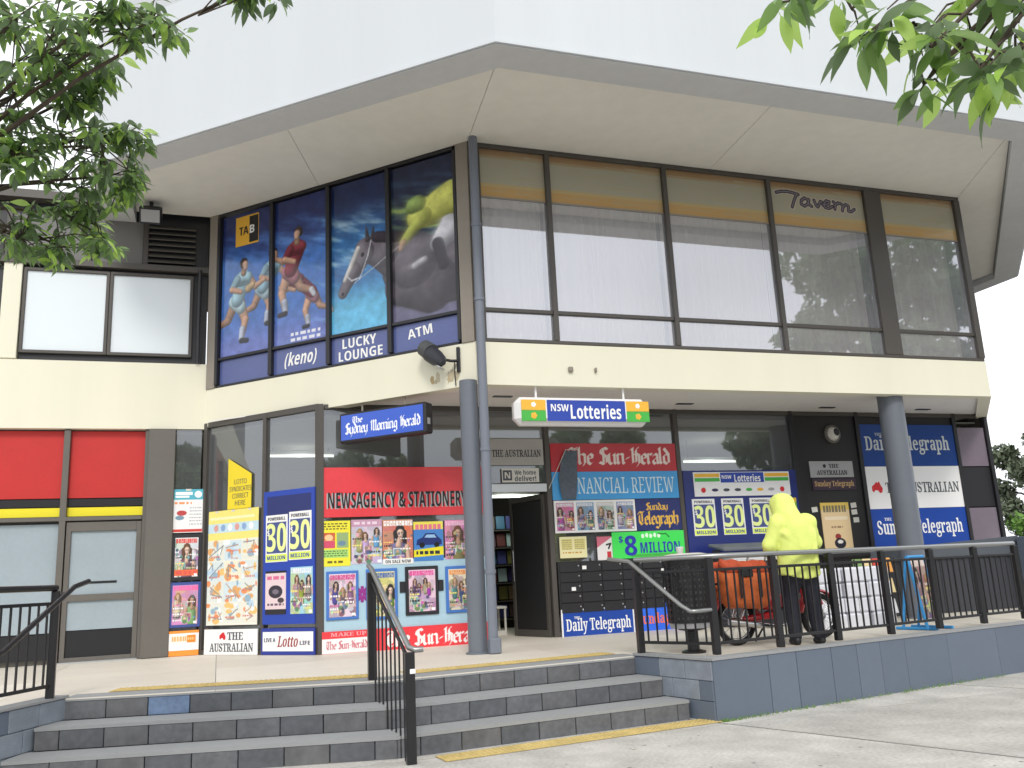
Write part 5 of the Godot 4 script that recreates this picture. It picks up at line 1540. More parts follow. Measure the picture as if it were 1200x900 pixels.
	letters(big, "THE AUSTRALIAN", "serif_bold", M.ink_grey, 0.18, -0.05, 1.7, 0.19, 0.0205)
	maple(big, -0.86, -0.05, 0.24, 0.0205)
	letters(big, "Sunday Telegraph", "serif_bold", M.ink_white, 0.0, -0.8, 1.95, 0.34, 0.0205)
	letters(big, "THE", "serif_bold", M.ink_white, -0.72, -0.62, 0.16, 0.05, 0.0205)

# ------------------------------------------------------------------ light boxes, lamp heads
func hanging() -> void:
	# the blue light box on the chamfer
	var o := thing("light_box_sign", "blue hanging light box with white blackletter lines under the chamfered canopy", "sign", Transform3D(plane("chamfer", 3.48, 3.79, 0.0).basis, plane("chamfer", 3.48, 3.79, -0.06).origin), "hanging light boxes")
	bx(o, "case", M.black_frame, Vector3.ZERO, Vector3(1.5, 0.44, 0.2), 0.02)
	var im := Image.create(640, 166, false, Image.FORMAT_RGB8)
	im.fill(srgb(62, 98, 204))
	blackletter(im, "Sydney Morning Herald", 0.05, 0.3, 0.92, 0.62, srgb(244, 246, 250))
	soften(im, 0.8)
	blackletter(im, "The", 0.14, 0.08, 0.13, 0.36, srgb(244, 246, 250))
	part(o, "blue_face", panel_mesh(1.42, 0.37, 0.006), printed("light_blue_face", im, 0.25), at(Vector3(0, 0, 0.1)))
	for sx in [-0.4, 0.35]: tb(o, "hanger_rod", M.pier_paint, [Vector3(sx, 0.2, 0), Vector3(sx, 0.44, 0)], 0.015, 8)
	bx(o, "end_plate", M.silver_board, Vector3(0.752, -0.05, 0.02), Vector3(0.006, 0.09, 0.07), 0.002)
	# the lottery light box on the front
	o = thing("light_box_sign", "white hanging lottery light box with gold and green ends, right of the corner column", "sign", at(Vector3(4.87, 3.785, -11.28)), "hanging light boxes")
	var st := fresh()
	var prof := []
	for k in 12: prof.append(Vector2(cos(TAU * k / 12.0 + PI / 12) * 0.14, sin(TAU * k / 12.0 + PI / 12) * 0.2))
	part(o, "case", box_mesh(Vector3(2.06, 0.4, 0.26), 0.09), M.white_board)
	part(o, "blue_face", panel_mesh(1.2, 0.3, 0.008), M.blue_panel, at(Vector3(0.03, 0, 0.128)))
	for s in [-1, 1]:
		part(o, "gold_end", box_mesh(Vector3(0.36, 0.15, 0.012), 0.004), M.lotto_gold, at(Vector3(0.03 + s * 0.8, 0.075, 0.13)))
		part(o, "green_end", box_mesh(Vector3(0.36, 0.15, 0.012), 0.004), M.lotto_green, at(Vector3(0.03 + s * 0.8, -0.077, 0.13)))
		part(o, "star_mark", lathe([Vector2(0.0, 0.004), Vector2(0.04, 0.0)], 5), M.ink_white, Transform3D(Basis(Vector3.RIGHT, PI / 2), Vector3(0.03 + s * 0.8, 0.08, 0.137)))
		part(o, "star_mark", lathe([Vector2(0.0, 0.004), Vector2(0.05, 0.0)], 5), M.lotto_gold, Transform3D(Basis(Vector3.RIGHT, PI / 2), Vector3(0.03 + s * 0.8, -0.075, 0.137)))
		tb(o, "hanger_rod", M.white_board, [Vector3(s * 0.68, 0.19, 0), Vector3(s * 0.68, 0.42, 0)], 0.018, 8)
	letters(o, "NSW", "sans_bold", M.ink_white, -0.38, 0.04, 0.27, 0.1, 0.1365)
	letters(o, "Lotteries", "sans_bold", M.ink_white, 0.17, -0.01, 0.78, 0.21, 0.1365)
	# floodlight on the corner of the cream band
	var ax := plane("chamfer", 4.78, 4.53, 0.0)
	o = thing("floodlight", "weathered black floodlight on a bracket at the corner of the cream band", "lamp", ax)
	bx(o, "wall_plate", M.black_frame, Vector3(0, 0, 0.02), Vector3(0.05, 0.36, 0.04), 0.008)
	tb(o, "arm", M.black_frame, [Vector3(0, -0.02, 0.03), Vector3(-0.06, -0.03, 0.12), Vector3(-0.18, 0.0, 0.2)], 0.022, 8)
	var tilt := Basis(Vector3(0, 0, 1), -0.62) * Basis(Vector3.UP, -0.25)
	part(o, "housing", tube_mesh([Vector3(-0.17, 0, 0), Vector3(-0.13, 0, 0), Vector3(0.02, 0, 0), Vector3(0.14, 0, 0), Vector3(0.2, 0, 0)], [0.08, 0.12, 0.115, 0.085, 0.04], 14), mk("worn_black", srgb(58, 60, 68), 0.55, "patch", 3.0), Transform3D(tilt, Vector3(-0.25, 0.03, 0.22)))
	part(o, "hood", tube_mesh([Vector3(-0.36, 0.02, 0), Vector3(-0.3, 0.02, 0), Vector3(-0.12, 0.02, 0)], [0.05, 0.12, 0.128], 14), mk("worn_grey", srgb(88, 90, 92), 0.6, "patch", 3.0), Transform3D(tilt, Vector3(-0.25, 0.03, 0.22)))
	bx(o, "heat_sink", M.silver_board, Vector3(-0.2, -0.1, 0.24), Vector3(0.2, 0.025, 0.1), 0.008, tilt)
	tb(o, "cable", M.black_frame, [Vector3(-0.06, -0.03, 0.03), Vector3(-0.07, -0.2, 0.012), Vector3(-0.06, -0.36, 0.012)], 0.008, 6)
	# rusty streaks that it has left on the band
	rng.seed = 91
	var band := get_node("commercial_building")
	for k in 9:
		var st3 := fresh()
		var w := rng.randf_range(0.012, 0.05)
		var h := rng.randf_range(0.03, 0.11)
		var ring := []
		for i in 9: ring.append(Vector3(cos(TAU * i / 9) * w * rng.randf_range(0.6, 1.2), sin(TAU * i / 9) * h * rng.randf_range(0.6, 1.1), 0))
		face(st3, ring, Vector3(0, 0, 1))
		part(band, "rust_stain", st3.commit(), M.stained if k % 2 else mk("rust_faint", srgb(224, 212, 182), 0.8, "mottle", 4.0), plane("chamfer", 4.45 + rng.randf_range(-0.12, 0.3), 4.27 + rng.randf_range(-0.03, 0.08), 0.0015 + k * 0.0003))
	# floodlight under the soffit on the left wing
	o = thing("floodlight", "square black floodlight under the soffit over the left-hand upper windows", "lamp", at(Vector3(-1.17, 7.55, -14.3)))
	bx(o, "head", M.black_frame, Vector3(0, 0, 0), Vector3(0.34, 0.28, 0.2), 0.02, Basis(Vector3.RIGHT, 0.5))
	bx(o, "lamp_glass", M.silver_board, Vector3(0, -0.06, 0.1), Vector3(0.28, 0.2, 0.012), 0.003, Basis(Vector3.RIGHT, 0.5))
	tb(o, "bracket", M.black_frame, [Vector3(0, 0.08, 0), Vector3(0, 0.23, -0.02)], 0.03, 8)

# ------------------------------------------------------------------ loose things on the forecourt and inside the shop
func furniture() -> void:
	# litter bin on a pedestal
	var o := thing("litter_bin", "round black perforated litter bin with a pale metal lid behind the stair-top railing", "bin", at(Vector3(5.2, FL, -9.25)))
	part(o, "foot", lathe([Vector2(0.0, 0), Vector2(0.14, 0), Vector2(0.14, 0.02), Vector2(0.07, 0.04), Vector2(0.065, 0.24), Vector2(0.16, 0.26), Vector2(0.16, 0.28)], 20), M.rail_black)
	part(o, "base_dish", lathe([Vector2(0.0, 0.28), Vector2(0.24, 0.28), Vector2(0.255, 0.34), Vector2(0.25, 0.345)], 28), M.silver_board)
	var st := fresh()
	var cols := 30
	for k in cols:
		var a := TAU * k / cols
		var n := Vector3(cos(a), 0, sin(a))
		add_box(st, n * 0.262 + Vector3(0, 0.71, 0), Vector3(0.034, 0.74, 0.004), Basis(Vector3.UP, PI / 2 - a))
	for r in 11:
		var y := 0.36 + r * 0.07
		for k in cols:
			var a := TAU * (k + 0.5) / cols
			var n := Vector3(cos(a), 0, sin(a))
			add_box(st, n * 0.2605 + Vector3(0, y, 0), Vector3(0.056, 0.042, 0.003), Basis(Vector3.UP, PI / 2 - a))
	var shell := part(o, "perforated_shell", st.commit(), M.rail_black)
	shell.set_meta("kind", "stuff")
	part(o, "liner", lathe([Vector2(0.0, 0.36), Vector2(0.2, 0.36), Vector2(0.215, 1.0)], 24), M.off_white)
	part(o, "lid", lathe([Vector2(0.17, 1.05), Vector2(0.29, 1.05), Vector2(0.30, 1.08), Vector2(0.28, 1.1), Vector2(0.17, 1.12), Vector2(0.165, 1.05)], 32), M.off_white)
	part(o, "rim", lathe([Vector2(0.262, 1.0), Vector2(0.272, 1.0), Vector2(0.272, 1.06), Vector2(0.262, 1.06)], 32), M.rail_black)
	o = thing("takeaway_cup", "crumpled white cup left on the litter bin lid", "litter", at(Vector3(5.12, FL + 1.115, -9.23)))
	part(o, "cup", lathe([Vector2(0.0, 0.0), Vector2(0.035, 0.0), Vector2(0.045, 0.07), Vector2(0.04, 0.07)], 14), M.off_white)
	part(o, "cup_lid", lathe([Vector2(0.047, 0.07), Vector2(0.047, 0.08), Vector2(0.0, 0.085)], 14), M.wrap_white)
	# newspaper stand with a grey lid
	o = thing("newspaper_stand", "newspaper stand with a grey lid under the jackpot sheets", "stand", at(Vector3(8.2, FL, -12.55)))
	bx(o, "cabinet", M.dark_sheet, Vector3(0, 0.5, 0), Vector3(1.1, 1.0, 0.45), 0.02)
	bx(o, "lid", M.steel_grey, Vector3(0, 1.24, -0.02), Vector3(1.14, 0.05, 0.5), 0.015, Basis(Vector3.RIGHT, 0.18))
	for sx in [-0.52, 0.52]: bx(o, "lid_support", M.dark_sheet, Vector3(sx, 1.1, -0.1), Vector3(0.03, 0.22, 0.2), 0.004)
	for k in 3:
		var p := thing("newspaper_pile", ["newspaper pile nearest the lockers on the grey-lidded stand", "middle newspaper pile on the grey-lidded stand", "newspaper pile nearest the yellow jacket on the grey-lidded stand"][k], "newspapers", at(Vector3(7.87 + k * 0.33, FL + 1.0, -12.5)), "newspapers on the stand")
		for j in 4: bx(p, "newspaper", M.wrap_white if j % 2 else M.off_white, Vector3(0.005 * (j % 2), 0.014 + j * 0.029, 0.004 * j), Vector3(0.29, 0.028, 0.36), 0.006, Basis(Vector3.UP, 0.03 * (j % 3 - 1)))
	# wrapped bundles
	rng.seed = 61
	for c in 3:
		for r in 4:
			var where: String = ["nearest the bicycle wheel", "in the middle", "nearest the blue board"][c]
			var lvl: String = ["at the bottom", "second from the bottom", "third from the bottom", "on top"][r]
			var b := thing("wrapped_bundle", "white plastic-wrapped paper bundle %s of the stack column %s" % [lvl, where.replace("bicycle", "motorbike")], "bundle", at(Vector3(8.25 + c * 0.42 + rng.randf_range(-0.015, 0.015), FL + r * 0.212, -10.75 + rng.randf_range(-0.03, 0.03)), rng.randf_range(-0.06, 0.06)), "white wrapped bundles")
			bx(b, "paper_block", M.wrap_white, Vector3(0, 0.105, 0), Vector3(0.39, 0.208, 0.3), 0.025)
			bx(b, "strap", M.silver_board, Vector3(0.02, 0.106, 0), Vector3(0.014, 0.214, 0.306), 0.002)
	# black trolley by the wall
	o = thing("hand_trolley", "black folded hand trolley standing by the black wall", "trolley", at(Vector3(9.75, FL, -12.2)))
	bx(o, "tray", M.leather, Vector3(0, 1.02, 0), Vector3(0.95, 0.13, 0.4), 0.05)
	for sx in [-0.3, 0.36]:
		for sz in [-0.12, 0.12]: tb(o, "leg", M.rail_black, [Vector3(sx, 1.0, sz), Vector3(sx + 0.22, 0.07, sz)], 0.016, 8)
	for sz in [-0.14, 0.14]: part(o, "wheel", tube_mesh([Vector3(0.58, 0.07, sz - 0.015), Vector3(0.58, 0.07, sz + 0.015)], 0.07, 16), M.rubber)
	# blue sandwich-board frame
	o = thing("sandwich_board", "bright blue metal frame board standing behind the railing near the right-hand column", "sign", at(Vector3(8.98, FL, -9.75), 0.25))
	for sx in [-0.17, 0.17]:
		tb(o, "front_leg", M.blue_frame, [Vector3(sx, 0.0, 0.16), Vector3(sx, 0.95, 0.0)], 0.022, 8)
		tb(o, "rear_leg", M.blue_frame, [Vector3(sx, 0.0, -0.2), Vector3(sx, 0.93, -0.03)], 0.018, 8)
		tb(o, "foot_bar", M.blue_frame, [Vector3(sx, 0.02, 0.3), Vector3(sx, 0.02, -0.3)], 0.02, 8)
	tb(o, "top_bar", M.blue_frame, [Vector3(-0.19, 0.95, 0), Vector3(0.19, 0.95, 0)], 0.022, 8)
	tb(o, "bottom_bar", M.blue_frame, [Vector3(-0.17, 0.12, 0.14), Vector3(0.17, 0.12, 0.14)], 0.018, 8)
	part(o, "poster_print", panel_mesh(0.3, 0.78, 0.01), printed("board_print", cover(131, srgb(196, 150, 140), srgb(230, 220, 210), srgb(150, 90, 90), 2)), Transform3D(Basis(Vector3.RIGHT, -0.165), Vector3(0, 0.54, 0.075)))
	# rack of papers between bundles and board
	o = thing("paper_rack", "low wire rack of coloured newspapers left of the blue frame board", "rack", at(Vector3(9.3, FL, -11.0), 0.1))
	for sx in [-0.4, 0.4]:
		for sz in [-0.15, 0.15]: tb(o, "post", M.rail_black, [Vector3(sx, 0, sz), Vector3(sx, 0.95, sz * 0.5)], 0.012, 6)
	for r in 3:
		bx(o, "shelf", M.rail_black, Vector3(0, 0.12 + r * 0.3, 0), Vector3(0.8, 0.015, 0.26 - r * 0.04))
	rng.seed = 63
	for r in 3:
		for c in 4:
			var p := thing("folded_newspaper", "%s folded newspaper, %s from the blue board, %s shelf of the wire rack" % [["red", "cream", "green", "white", "blue", "orange"][(r * 4 + c * 5) % 6], ["fourth", "third", "second", "first"][c], ["bottom", "middle", "top"][r]], "newspaper", at(Vector3(9.3, FL, -11.0), 0.1) * Transform3D(Basis(Vector3.RIGHT, -0.2), Vector3(-0.29 + c * 0.195, 0.245 + r * 0.3, 0.03)), "newspapers in the wire rack")
			var cc: Color = [srgb(196, 70, 60), srgb(220, 200, 150), srgb(120, 150, 90), srgb(210, 210, 214), srgb(90, 110, 170), srgb(226, 160, 80)][(r * 4 + c * 5) % 6]
			bx(p, "page", mk("paper_%d" % (r * 4 + c), cc, 0.7), Vector3.ZERO, Vector3(0.17, 0.22, 0.025), 0.006)
	# low dark sheet screen at the right end
	o = thing("sheet_screen", "low dark ribbed metal screen with a grey capping right of the right-hand column", "screen", at(Vector3(0, 0, 0)))
	var s0 := Vector3(10.2, 0, -12.15)
	var s1 := Vector3(13.2, 0, -11.9)
	var sd := (s1 - s0).normalized()
	var sn := Vector3(-sd.z, 0, sd.x)
	for k in 24:
		var p := s0.lerp(s1, (k + 0.5) / 24.0)
		bx(o, "rib_panel", M.dark_sheet, p + Vector3(0, 1.05, 0) + sn * (0.012 * (k % 2)), Vector3(0.128, 0.88, 0.03), 0.008, Basis(Vector3.UP, atan2(-sd.z, sd.x)))
	var capst := fresh()
	var q := []
	for e in [[s0, 1.49, 1.67], [s1, 1.49, 1.82]]:
		for y in [e[1], e[2]]:
			for d in [-0.05, 0.06]: q.append(e[0] + Vector3(0, y, 0) + sn * d)
	face(capst, [q[1], q[5], q[7], q[3]], sn)
	face(capst, [q[0], q[4], q[6], q[2]], -sn)
	face(capst, [q[2], q[3], q[7], q[6]], Vector3.UP)
	face(capst, [q[0], q[1], q[5], q[4]], Vector3.DOWN)
	face(capst, [q[0], q[1], q[3], q[2]], -sd)
	face(capst, [q[4], q[5], q[7], q[6]], sd)
	part(o, "capping_board", capst.commit(), mk("cap_slate", srgb(84, 90, 98), 0.5, "plain", 0.6))
	for p in [s0 + sd * 0.02, s0.lerp(s1, 0.5), s1 - sd * 0.02]: bx(o, "post", M.dark_sheet, Vector3(p.x, 1.04, p.z) - sn * 0.06, Vector3(0.06, 0.88, 0.06), 0.006)
	o = thing("end_pier", "slate grey end pier with a white edge strip beyond the dark metal screen", "pier", at(Vector3(13.25, FL, -11.6)))
	bx(o, "pier_body", M.slate_paint, Vector3(0.1, 0.6, 0), Vector3(0.5, 1.2, 0.4), 0.01)
	bx(o, "edge_strip", M.white_board, Vector3(0.36, 0.75, 0.19), Vector3(0.02, 0.9, 0.03), 0.004)
	# inside the shop: magazine racks seen through the door
	rng.seed = 71
	for k in 2:
		var rp := Vector3(4.75 + k * 1.5, FL, -16.3 - k * 0.8)
		var r := thing("magazine_rack", ["tall dark magazine rack seen through the open shop door", "tall magazine rack deep inside the shop behind the lottery window"][k], "rack", at(rp), "racks in the shop")
		bx(r, "back", M.interior, Vector3(0, 1.0, -0.2), Vector3(1.5, 2.0, 0.04))
		for sx in [-0.74, 0.74]: bx(r, "side", M.frame_grey, Vector3(sx, 1.0, 0), Vector3(0.03, 2.0, 0.44))
		for s in 6: bx(r, "shelf", M.frame_grey, Vector3(0, 0.16 + s * 0.33, 0.0), Vector3(1.45, 0.02, 0.4))
		if k == 0:
			for s in 6:
				for c in 7:
					var mg := thing("magazine", "magazine %s from left, shelf %s up, on the rack inside the door" % [["first", "second", "third", "fourth", "fifth", "sixth", "seventh"][c], ["one", "two", "three", "four", "five", "six"][s]], "magazine", at(rp) * Transform3D(Basis(Vector3.RIGHT, -0.15), Vector3(-0.6 + c * 0.2, 0.315 + s * 0.33, 0.08)), "magazines on the rack inside the door")
					bx(mg, "cover", mk("mag_%d" % ((s * 7 + c) % 9), Color.from_hsv(rng.randf(), rng.randf_range(0.1, 0.7), rng.randf_range(0.35, 0.85)), 0.4) if s * 7 + c < 9 else M["mag_%d" % ((s * 7 + c * 4) % 9)], Vector3.ZERO, Vector3(0.17, 0.25, 0.02), 0.003)
	o = thing("shop_counter", "low white-edged display crate on the floor inside the shop door", "counter", at(Vector3(4.3, FL, -14.4)))
	bx(o, "crate", M.off_white, Vector3(0, 0.04, 0), Vector3(0.5, 0.08, 0.4), 0.005)
	for sx in [-0.23, 0.23]:
		for sz in [-0.18, 0.18]: bx(o, "post", M.off_white, Vector3(sx, 0.25, sz), Vector3(0.03, 0.36, 0.03))
	bx(o, "top", M.off_white, Vector3(0, 0.45, 0), Vector3(0.52, 0.04, 0.42), 0.005)

# ------------------------------------------------------------------ railings
func railing(o: Node3D, pts: Array, base: float, h: float, gap: float, topmat: Material, mid := true) -> void:
	var post := box_mesh(Vector3(0.075, h - 0.02, 0.075), 0.006)
	var bal := box_mesh(Vector3(0.016, h - 0.26, 0.016))
	for p in pts:
		part(o, "post", post, M.rail_black, at(Vector3(p.x, base + (h - 0.02) / 2, p.y)))
	for i in pts.size() - 1:
		var a: Vector2 = pts[i]
		var b: Vector2 = pts[i + 1]
		var d := (b - a).normalized()
		var len := a.distance_to(b)
		var c := (a + b) / 2
		var bas := Basis(Vector3.UP, -d.angle())
		for e in [[h - 0.14, 0.032], [0.115, 0.032]]: bx(o, "rail", M.rail_black, Vector3(c.x, base + e[0], c.y), Vector3(len - 0.076, e[1], 0.036), 0.004, bas)
		var n := int((len - 0.1) / gap)
		for k in n:
			var p := a + d * (0.05 + (k + 0.5) * (len - 0.1) / n)
			part(o, "baluster", bal, M.rail_black, Transform3D(bas, Vector3(p.x, base + h / 2 - 0.015, p.y)))
	var line := []
	for p in pts: line.append(Vector3(p.x, base + h + 0.008, p.y))
	tb(o, "handrail", topmat, line, 0.03, 12)

func railings() -> void:
	var o := thing("railing", "long black baluster railing with a steel handrail along the top of the slate wall", "railing")
	var pts := [Vector2(4.62, -9.42)]
	for k in 7: pts.append(Vector2(5.1 + 0.942 * k, -8.58 - 0.195 * k))
	railing(o, pts, FL + 0.03, 1.03, 0.115, mk("rail_top", srgb(150, 152, 152), 0.3, "", 1.0, 0.0, 0.6))
	o = thing("stair_handrail", "sloping steel handrail at the right-hand side of the steps", "handrail")
	tb(o, "handrail", M.rail_top, [Vector3(4.42, 1.7, -9.72), Vector3(4.52, 1.66, -9.38), Vector3(4.74, 1.16, -8.62), Vector3(4.78, 1.1, -8.5), Vector3(4.86, 1.1, -8.48), Vector3(5.06, 1.1, -8.56)], 0.022, 10)
	tb(o, "bracket", M.rail_black, [Vector3(4.5, 1.665, -9.42), Vector3(4.6, 1.6, -9.41)], 0.012, 8)
	o = thing("stair_railing", "black railing with thin balusters running down the middle of the steps", "railing")
	var a := Vector3(1.5, FL + 0.004, -9.2)
	var b := Vector3(1.63, 0.0, -7.98)
	bx(o, "post", M.rail_black, a + Vector3(0, 0.53, 0), Vector3(0.085, 1.06, 0.085), 0.006)
	bx(o, "post", M.rail_black, b + Vector3(0, 0.47, 0), Vector3(0.085, 0.94, 0.085), 0.006)
	var ta := a + Vector3(0, 1.1, 0)
	var tb2 := b + Vector3(0, 0.98, 0)
	tb(o, "handrail", M.rail_top, [ta + Vector3(-0.012, 0.03, -0.09), ta, tb2, tb2 + Vector3(0.05, -0.02, 0.03), tb2 + Vector3(0.12, -0.02, 0.03)], 0.026, 12)
	tb(o, "upper_rail", M.rail_black, [ta - Vector3(0, 0.12, 0), tb2 - Vector3(0, 0.12, 0)], 0.018, 8)
	for k in 8:
		var t := (k + 0.8) / 9.0
		var p := ta.lerp(tb2, t)
		var s := 0.41 if t < 0.4 else (0.21 if t < 0.74 else 0.01)
		tb(o, "baluster", M.rail_black, [Vector3(p.x, s, p.z), Vector3(p.x, p.y - 0.12, p.z)], 0.009, 6)
	bx(o, "sticker", M.white_board, b + Vector3(0.02, 0.78, 0.044), Vector3(0.05, 0.04, 0.003))
	o = thing("railing", "black railing with a steel handrail on the left-hand cheek wall", "railing")
	railing(o, [Vector2(-1.5, -9.72), Vector2(-2.0, -8.76), Vector2(-2.5, -7.8), Vector2(-3.0, -6.84)], FL + 0.028, 1.02, 0.115, M.rail_black)
	o = thing("stair_handrail", "sloping black handrail at the left-hand side of the steps", "handrail")
	tb(o, "handrail", M.rail_black, [Vector3(-1.24, 1.71, -9.92), Vector3(-1.34, 1.66, -9.72), Vector3(-1.72, 1.13, -8.66), Vector3(-1.86, 1.08, -8.36)], 0.026, 10)
	tb(o, "bracket", M.rail_black, [Vector3(-1.35, 1.64, -9.7), Vector3(-1.48, 1.58, -9.7)], 0.012, 8)
	bx(o, "sticker", M.white_board, Vector3(-1.755, 1.06, -8.6), Vector3(0.06, 0.05, 0.004))

# ------------------------------------------------------------------ delivery motorbike
func torus(R: float, r: float, seg := 36, side := 10) -> Mesh:   # axle along z
	var st := fresh()
	for i in seg:
		for j in side:
			var v := []
			var n := []
			for e in [[i, j], [i + 1, j], [i + 1, j + 1], [i, j + 1]]:
				var a: float = TAU * e[0] / seg
				var b: float = TAU * e[1] / side
				var rd := Vector3(cos(a), sin(a), 0)
				n.append(rd * cos(b) + Vector3(0, 0, 1) * sin(b))
				v.append(rd * R + n[-1] * r)
			var cr: Vector3 = (v[1] - v[0]).cross(v[2] - v[0])
			for k in ([0, 2, 1, 0, 3, 2] if cr.dot(n[0]) > 0 else [0, 1, 2, 0, 2, 3]):
				st.set_normal(n[k])
				st.add_vertex(v[k])
	return st.commit()

func motorbike() -> void:
	var o := thing("delivery_motorbike", "small red delivery motorbike with an orange pannier, parked behind the railing", "motorbike", at(Vector3(6.02, FL, -9.62), 0.02))
	var tyre := torus(0.245, 0.036)
	var rim := torus(0.21, 0.014)
	for x in [0.0, 1.24]:
		var w := part(o, "wheel", tube_mesh([Vector3(0, 0, -0.06), Vector3(0, 0, 0.06)], 0.05, 16), M.steel_grey, at(Vector3(x, 0.28, 0)))
		part(w, "tyre", tyre, M.rubber)
		part(w, "rim", rim, M.chrome)
		var st := fresh()
		for k in 20:
			var a := TAU * k / 20
			var z := 0.03 * (1 if k % 2 else -1)
			add_tube(st, [Vector3(cos(a + 0.2) * 0.045, sin(a + 0.2) * 0.045, z), Vector3(cos(a) * 0.205, sin(a) * 0.205, 0)], 0.0025, 4)
		var sp := part(w, "spokes", st.commit(), M.chrome)
		sp.set_meta("kind", "stuff")
	# mudguards
	for e in [[0.0, 0.35, 0.15, 2.9, 0.075], [1.24, 0.33, 0.35, 2.6, 0.06]]:
		var st := fresh()
		for i in 14:
			for j in 6:
				var v := []
				var nn := []
				for g in [[i, j], [i + 1, j], [i + 1, j + 1], [i, j + 1]]:
					var a: float = lerpf(e[2], e[3], g[0] / 14.0)
					var b: float = lerpf(-1.2, 1.2, g[1] / 6.0)
					var rd := Vector3(cos(a), sin(a), 0)
					nn.append((rd * cos(b) + Vector3(0, 0, sin(b))).normalized())
					v.append(Vector3(e[0], 0.28, 0) + rd * (e[1] - 0.045 + 0.045 * cos(b)) + Vector3(0, 0, sin(b) * e[4]))
				var cr: Vector3 = (v[1] - v[0]).cross(v[2] - v[0])
				for k in ([0, 2, 1, 0, 3, 2] if cr.dot(nn[0]) > 0 else [0, 1, 2, 0, 2, 3]):
					st.set_normal(nn[k])
					st.add_vertex(v[k])
		part(o, "mudguard", st.commit(), M.bike_red)
	for z in [-0.09, 0.09]:
		tb(o, "swing_arm", M.chrome, [Vector3(0, 0.28, z), Vector3(0.45, 0.33, z)], 0.02, 8)
		tb(o, "shock_absorber", M.chrome, [Vector3(0.02, 0.3, z), Vector3(0.14, 0.62, z)], 0.025, 10)
		tb(o, "fork_leg", M.chrome, [Vector3(1.24, 0.28, z * 0.9), Vector3(1.02, 0.86, z * 0.9)], 0.022, 10)
	var st2 := fresh()
	sdf_mesh(st2, [[Vector3(0.18, 0.6, 0), Vector3(0.55, 0.56, 0), 0.1, 0.09], [Vector3(0.5, 0.52, 0), Vector3(0.78, 0.44, 0), 0.08, 0.06], [Vector3(0.76, 0.46, 0), Vector3(1.0, 0.84, 0), 0.06, 0.05]], 0.02, 0.06)
	part(o, "frame_body", st2.commit(), M.bike_red)
	st2 = fresh()
	sdf_mesh(st2, [[Vector3(0.08, 0.74, 0), Vector3(0.5, 0.72, 0), 0.08, 0.085], [Vector3(0.3, 0.72, -0.04), Vector3(0.5, 0.71, 0.04), 0.08, 0.08]], 0.02, 0.05)
	part(o, "seat", st2.commit(), M.leather)
	st2 = fresh()
	sdf_mesh(st2, [[Vector3(0.5, 0.28, 0), Vector3(0.72, 0.33, 0), 0.11, 0.08], [Vector3(0.72, 0.33, 0), Vector3(0.86, 0.34, 0), 0.065, 0.06], [Vector3(0.52, 0.29, -0.1), Vector3(0.52, 0.29, 0.1), 0.07, 0.07]], 0.02, 0.03)
	part(o, "engine", st2.commit(), M.steel_grey)
	st2 = fresh()
	sdf_mesh(st2, [[Vector3(0.98, 0.74, -0.16), Vector3(0.86, 0.36, -0.15), 0.03, 0.03], [Vector3(0.98, 0.74, 0.16), Vector3(0.86, 0.36, 0.15), 0.03, 0.03], [Vector3(1.0, 0.76, -0.14), Vector3(1.0, 0.76, 0.14), 0.05, 0.05], [Vector3(0.94, 0.6, -0.13), Vector3(0.94, 0.6, 0.13), 0.035, 0.035], [Vector3(0.9, 0.46, -0.13), Vector3(0.9, 0.46, 0.13), 0.03, 0.03]], 0.02, 0.06)
	part(o, "leg_shield", st2.commit(), M.bike_red)
	for z in [-0.13, 0.13]:
		st2 = fresh()
		sdf_mesh(st2, [[Vector3(0.24, 0.52, z), Vector3(0.5, 0.46, z), 0.09, 0.08], [Vector3(0.3, 0.6, z * 0.8), Vector3(0.56, 0.54, z * 0.8), 0.06, 0.06]], 0.02, 0.05)
		part(o, "side_cover", st2.commit(), M.bike_red)
	tb(o, "chain_guard", M.bike_red, [Vector3(0.02, 0.31, 0.13), Vector3(0.5, 0.34, 0.13)], [0.035, 0.05], 10)
	tb(o, "front_fork_cover", M.bike_red, [Vector3(1.2, 0.42, 0.1), Vector3(1.04, 0.82, 0.1)], 0.035, 10)
	tb(o, "handlebar", M.rail_black, [Vector3(0.86, 0.98, -0.34), Vector3(0.94, 1.0, -0.12), Vector3(0.97, 0.96, 0), Vector3(0.94, 1.0, 0.12), Vector3(0.86, 0.98, 0.34)], 0.014, 8)
	for z in [-0.3, 0.3]:
		tb(o, "grip", M.rubber, [Vector3(0.885, 0.985, z * 0.85), Vector3(0.855, 0.98, z * 1.25)], 0.02, 8)
		var mr := tb(o, "mirror_stem", M.chrome, [Vector3(0.9, 0.99, z * 0.7), Vector3(0.92, 1.14, z * 1.0)], 0.006, 6)
		part(mr, "mirror", tube_mesh([Vector3(0.93, 1.17, z), Vector3(0.945, 1.17, z)], 0.055, 14), M.rail_black)
	part(o, "headlight", lathe([Vector2(0.0, -0.06), Vector2(0.07, -0.02), Vector2(0.085, 0.04), Vector2(0.07, 0.06), Vector2(0.0, 0.065)], 18), M.rail_black, Transform3D(Basis(Vector3(0, 0, 1), -PI / 2), Vector3(1.08, 0.9, 0)))
	part(o, "tail_light", box_mesh(Vector3(0.05, 0.07, 0.12), 0.015), M.ink_red, at(Vector3(-0.3, 0.6, 0)))
	tb(o, "exhaust", M.chrome, [Vector3(0.75, 0.24, 0.12), Vector3(0.5, 0.2, 0.16), Vector3(0.2, 0.24, 0.17), Vector3(-0.2, 0.3, 0.17)], [0.018, 0.02, 0.042, 0.045], 12)
	tb(o, "side_stand", M.rail_black, [Vector3(0.5, 0.24, -0.1), Vector3(0.42, 0.01, -0.24)], 0.012, 8)
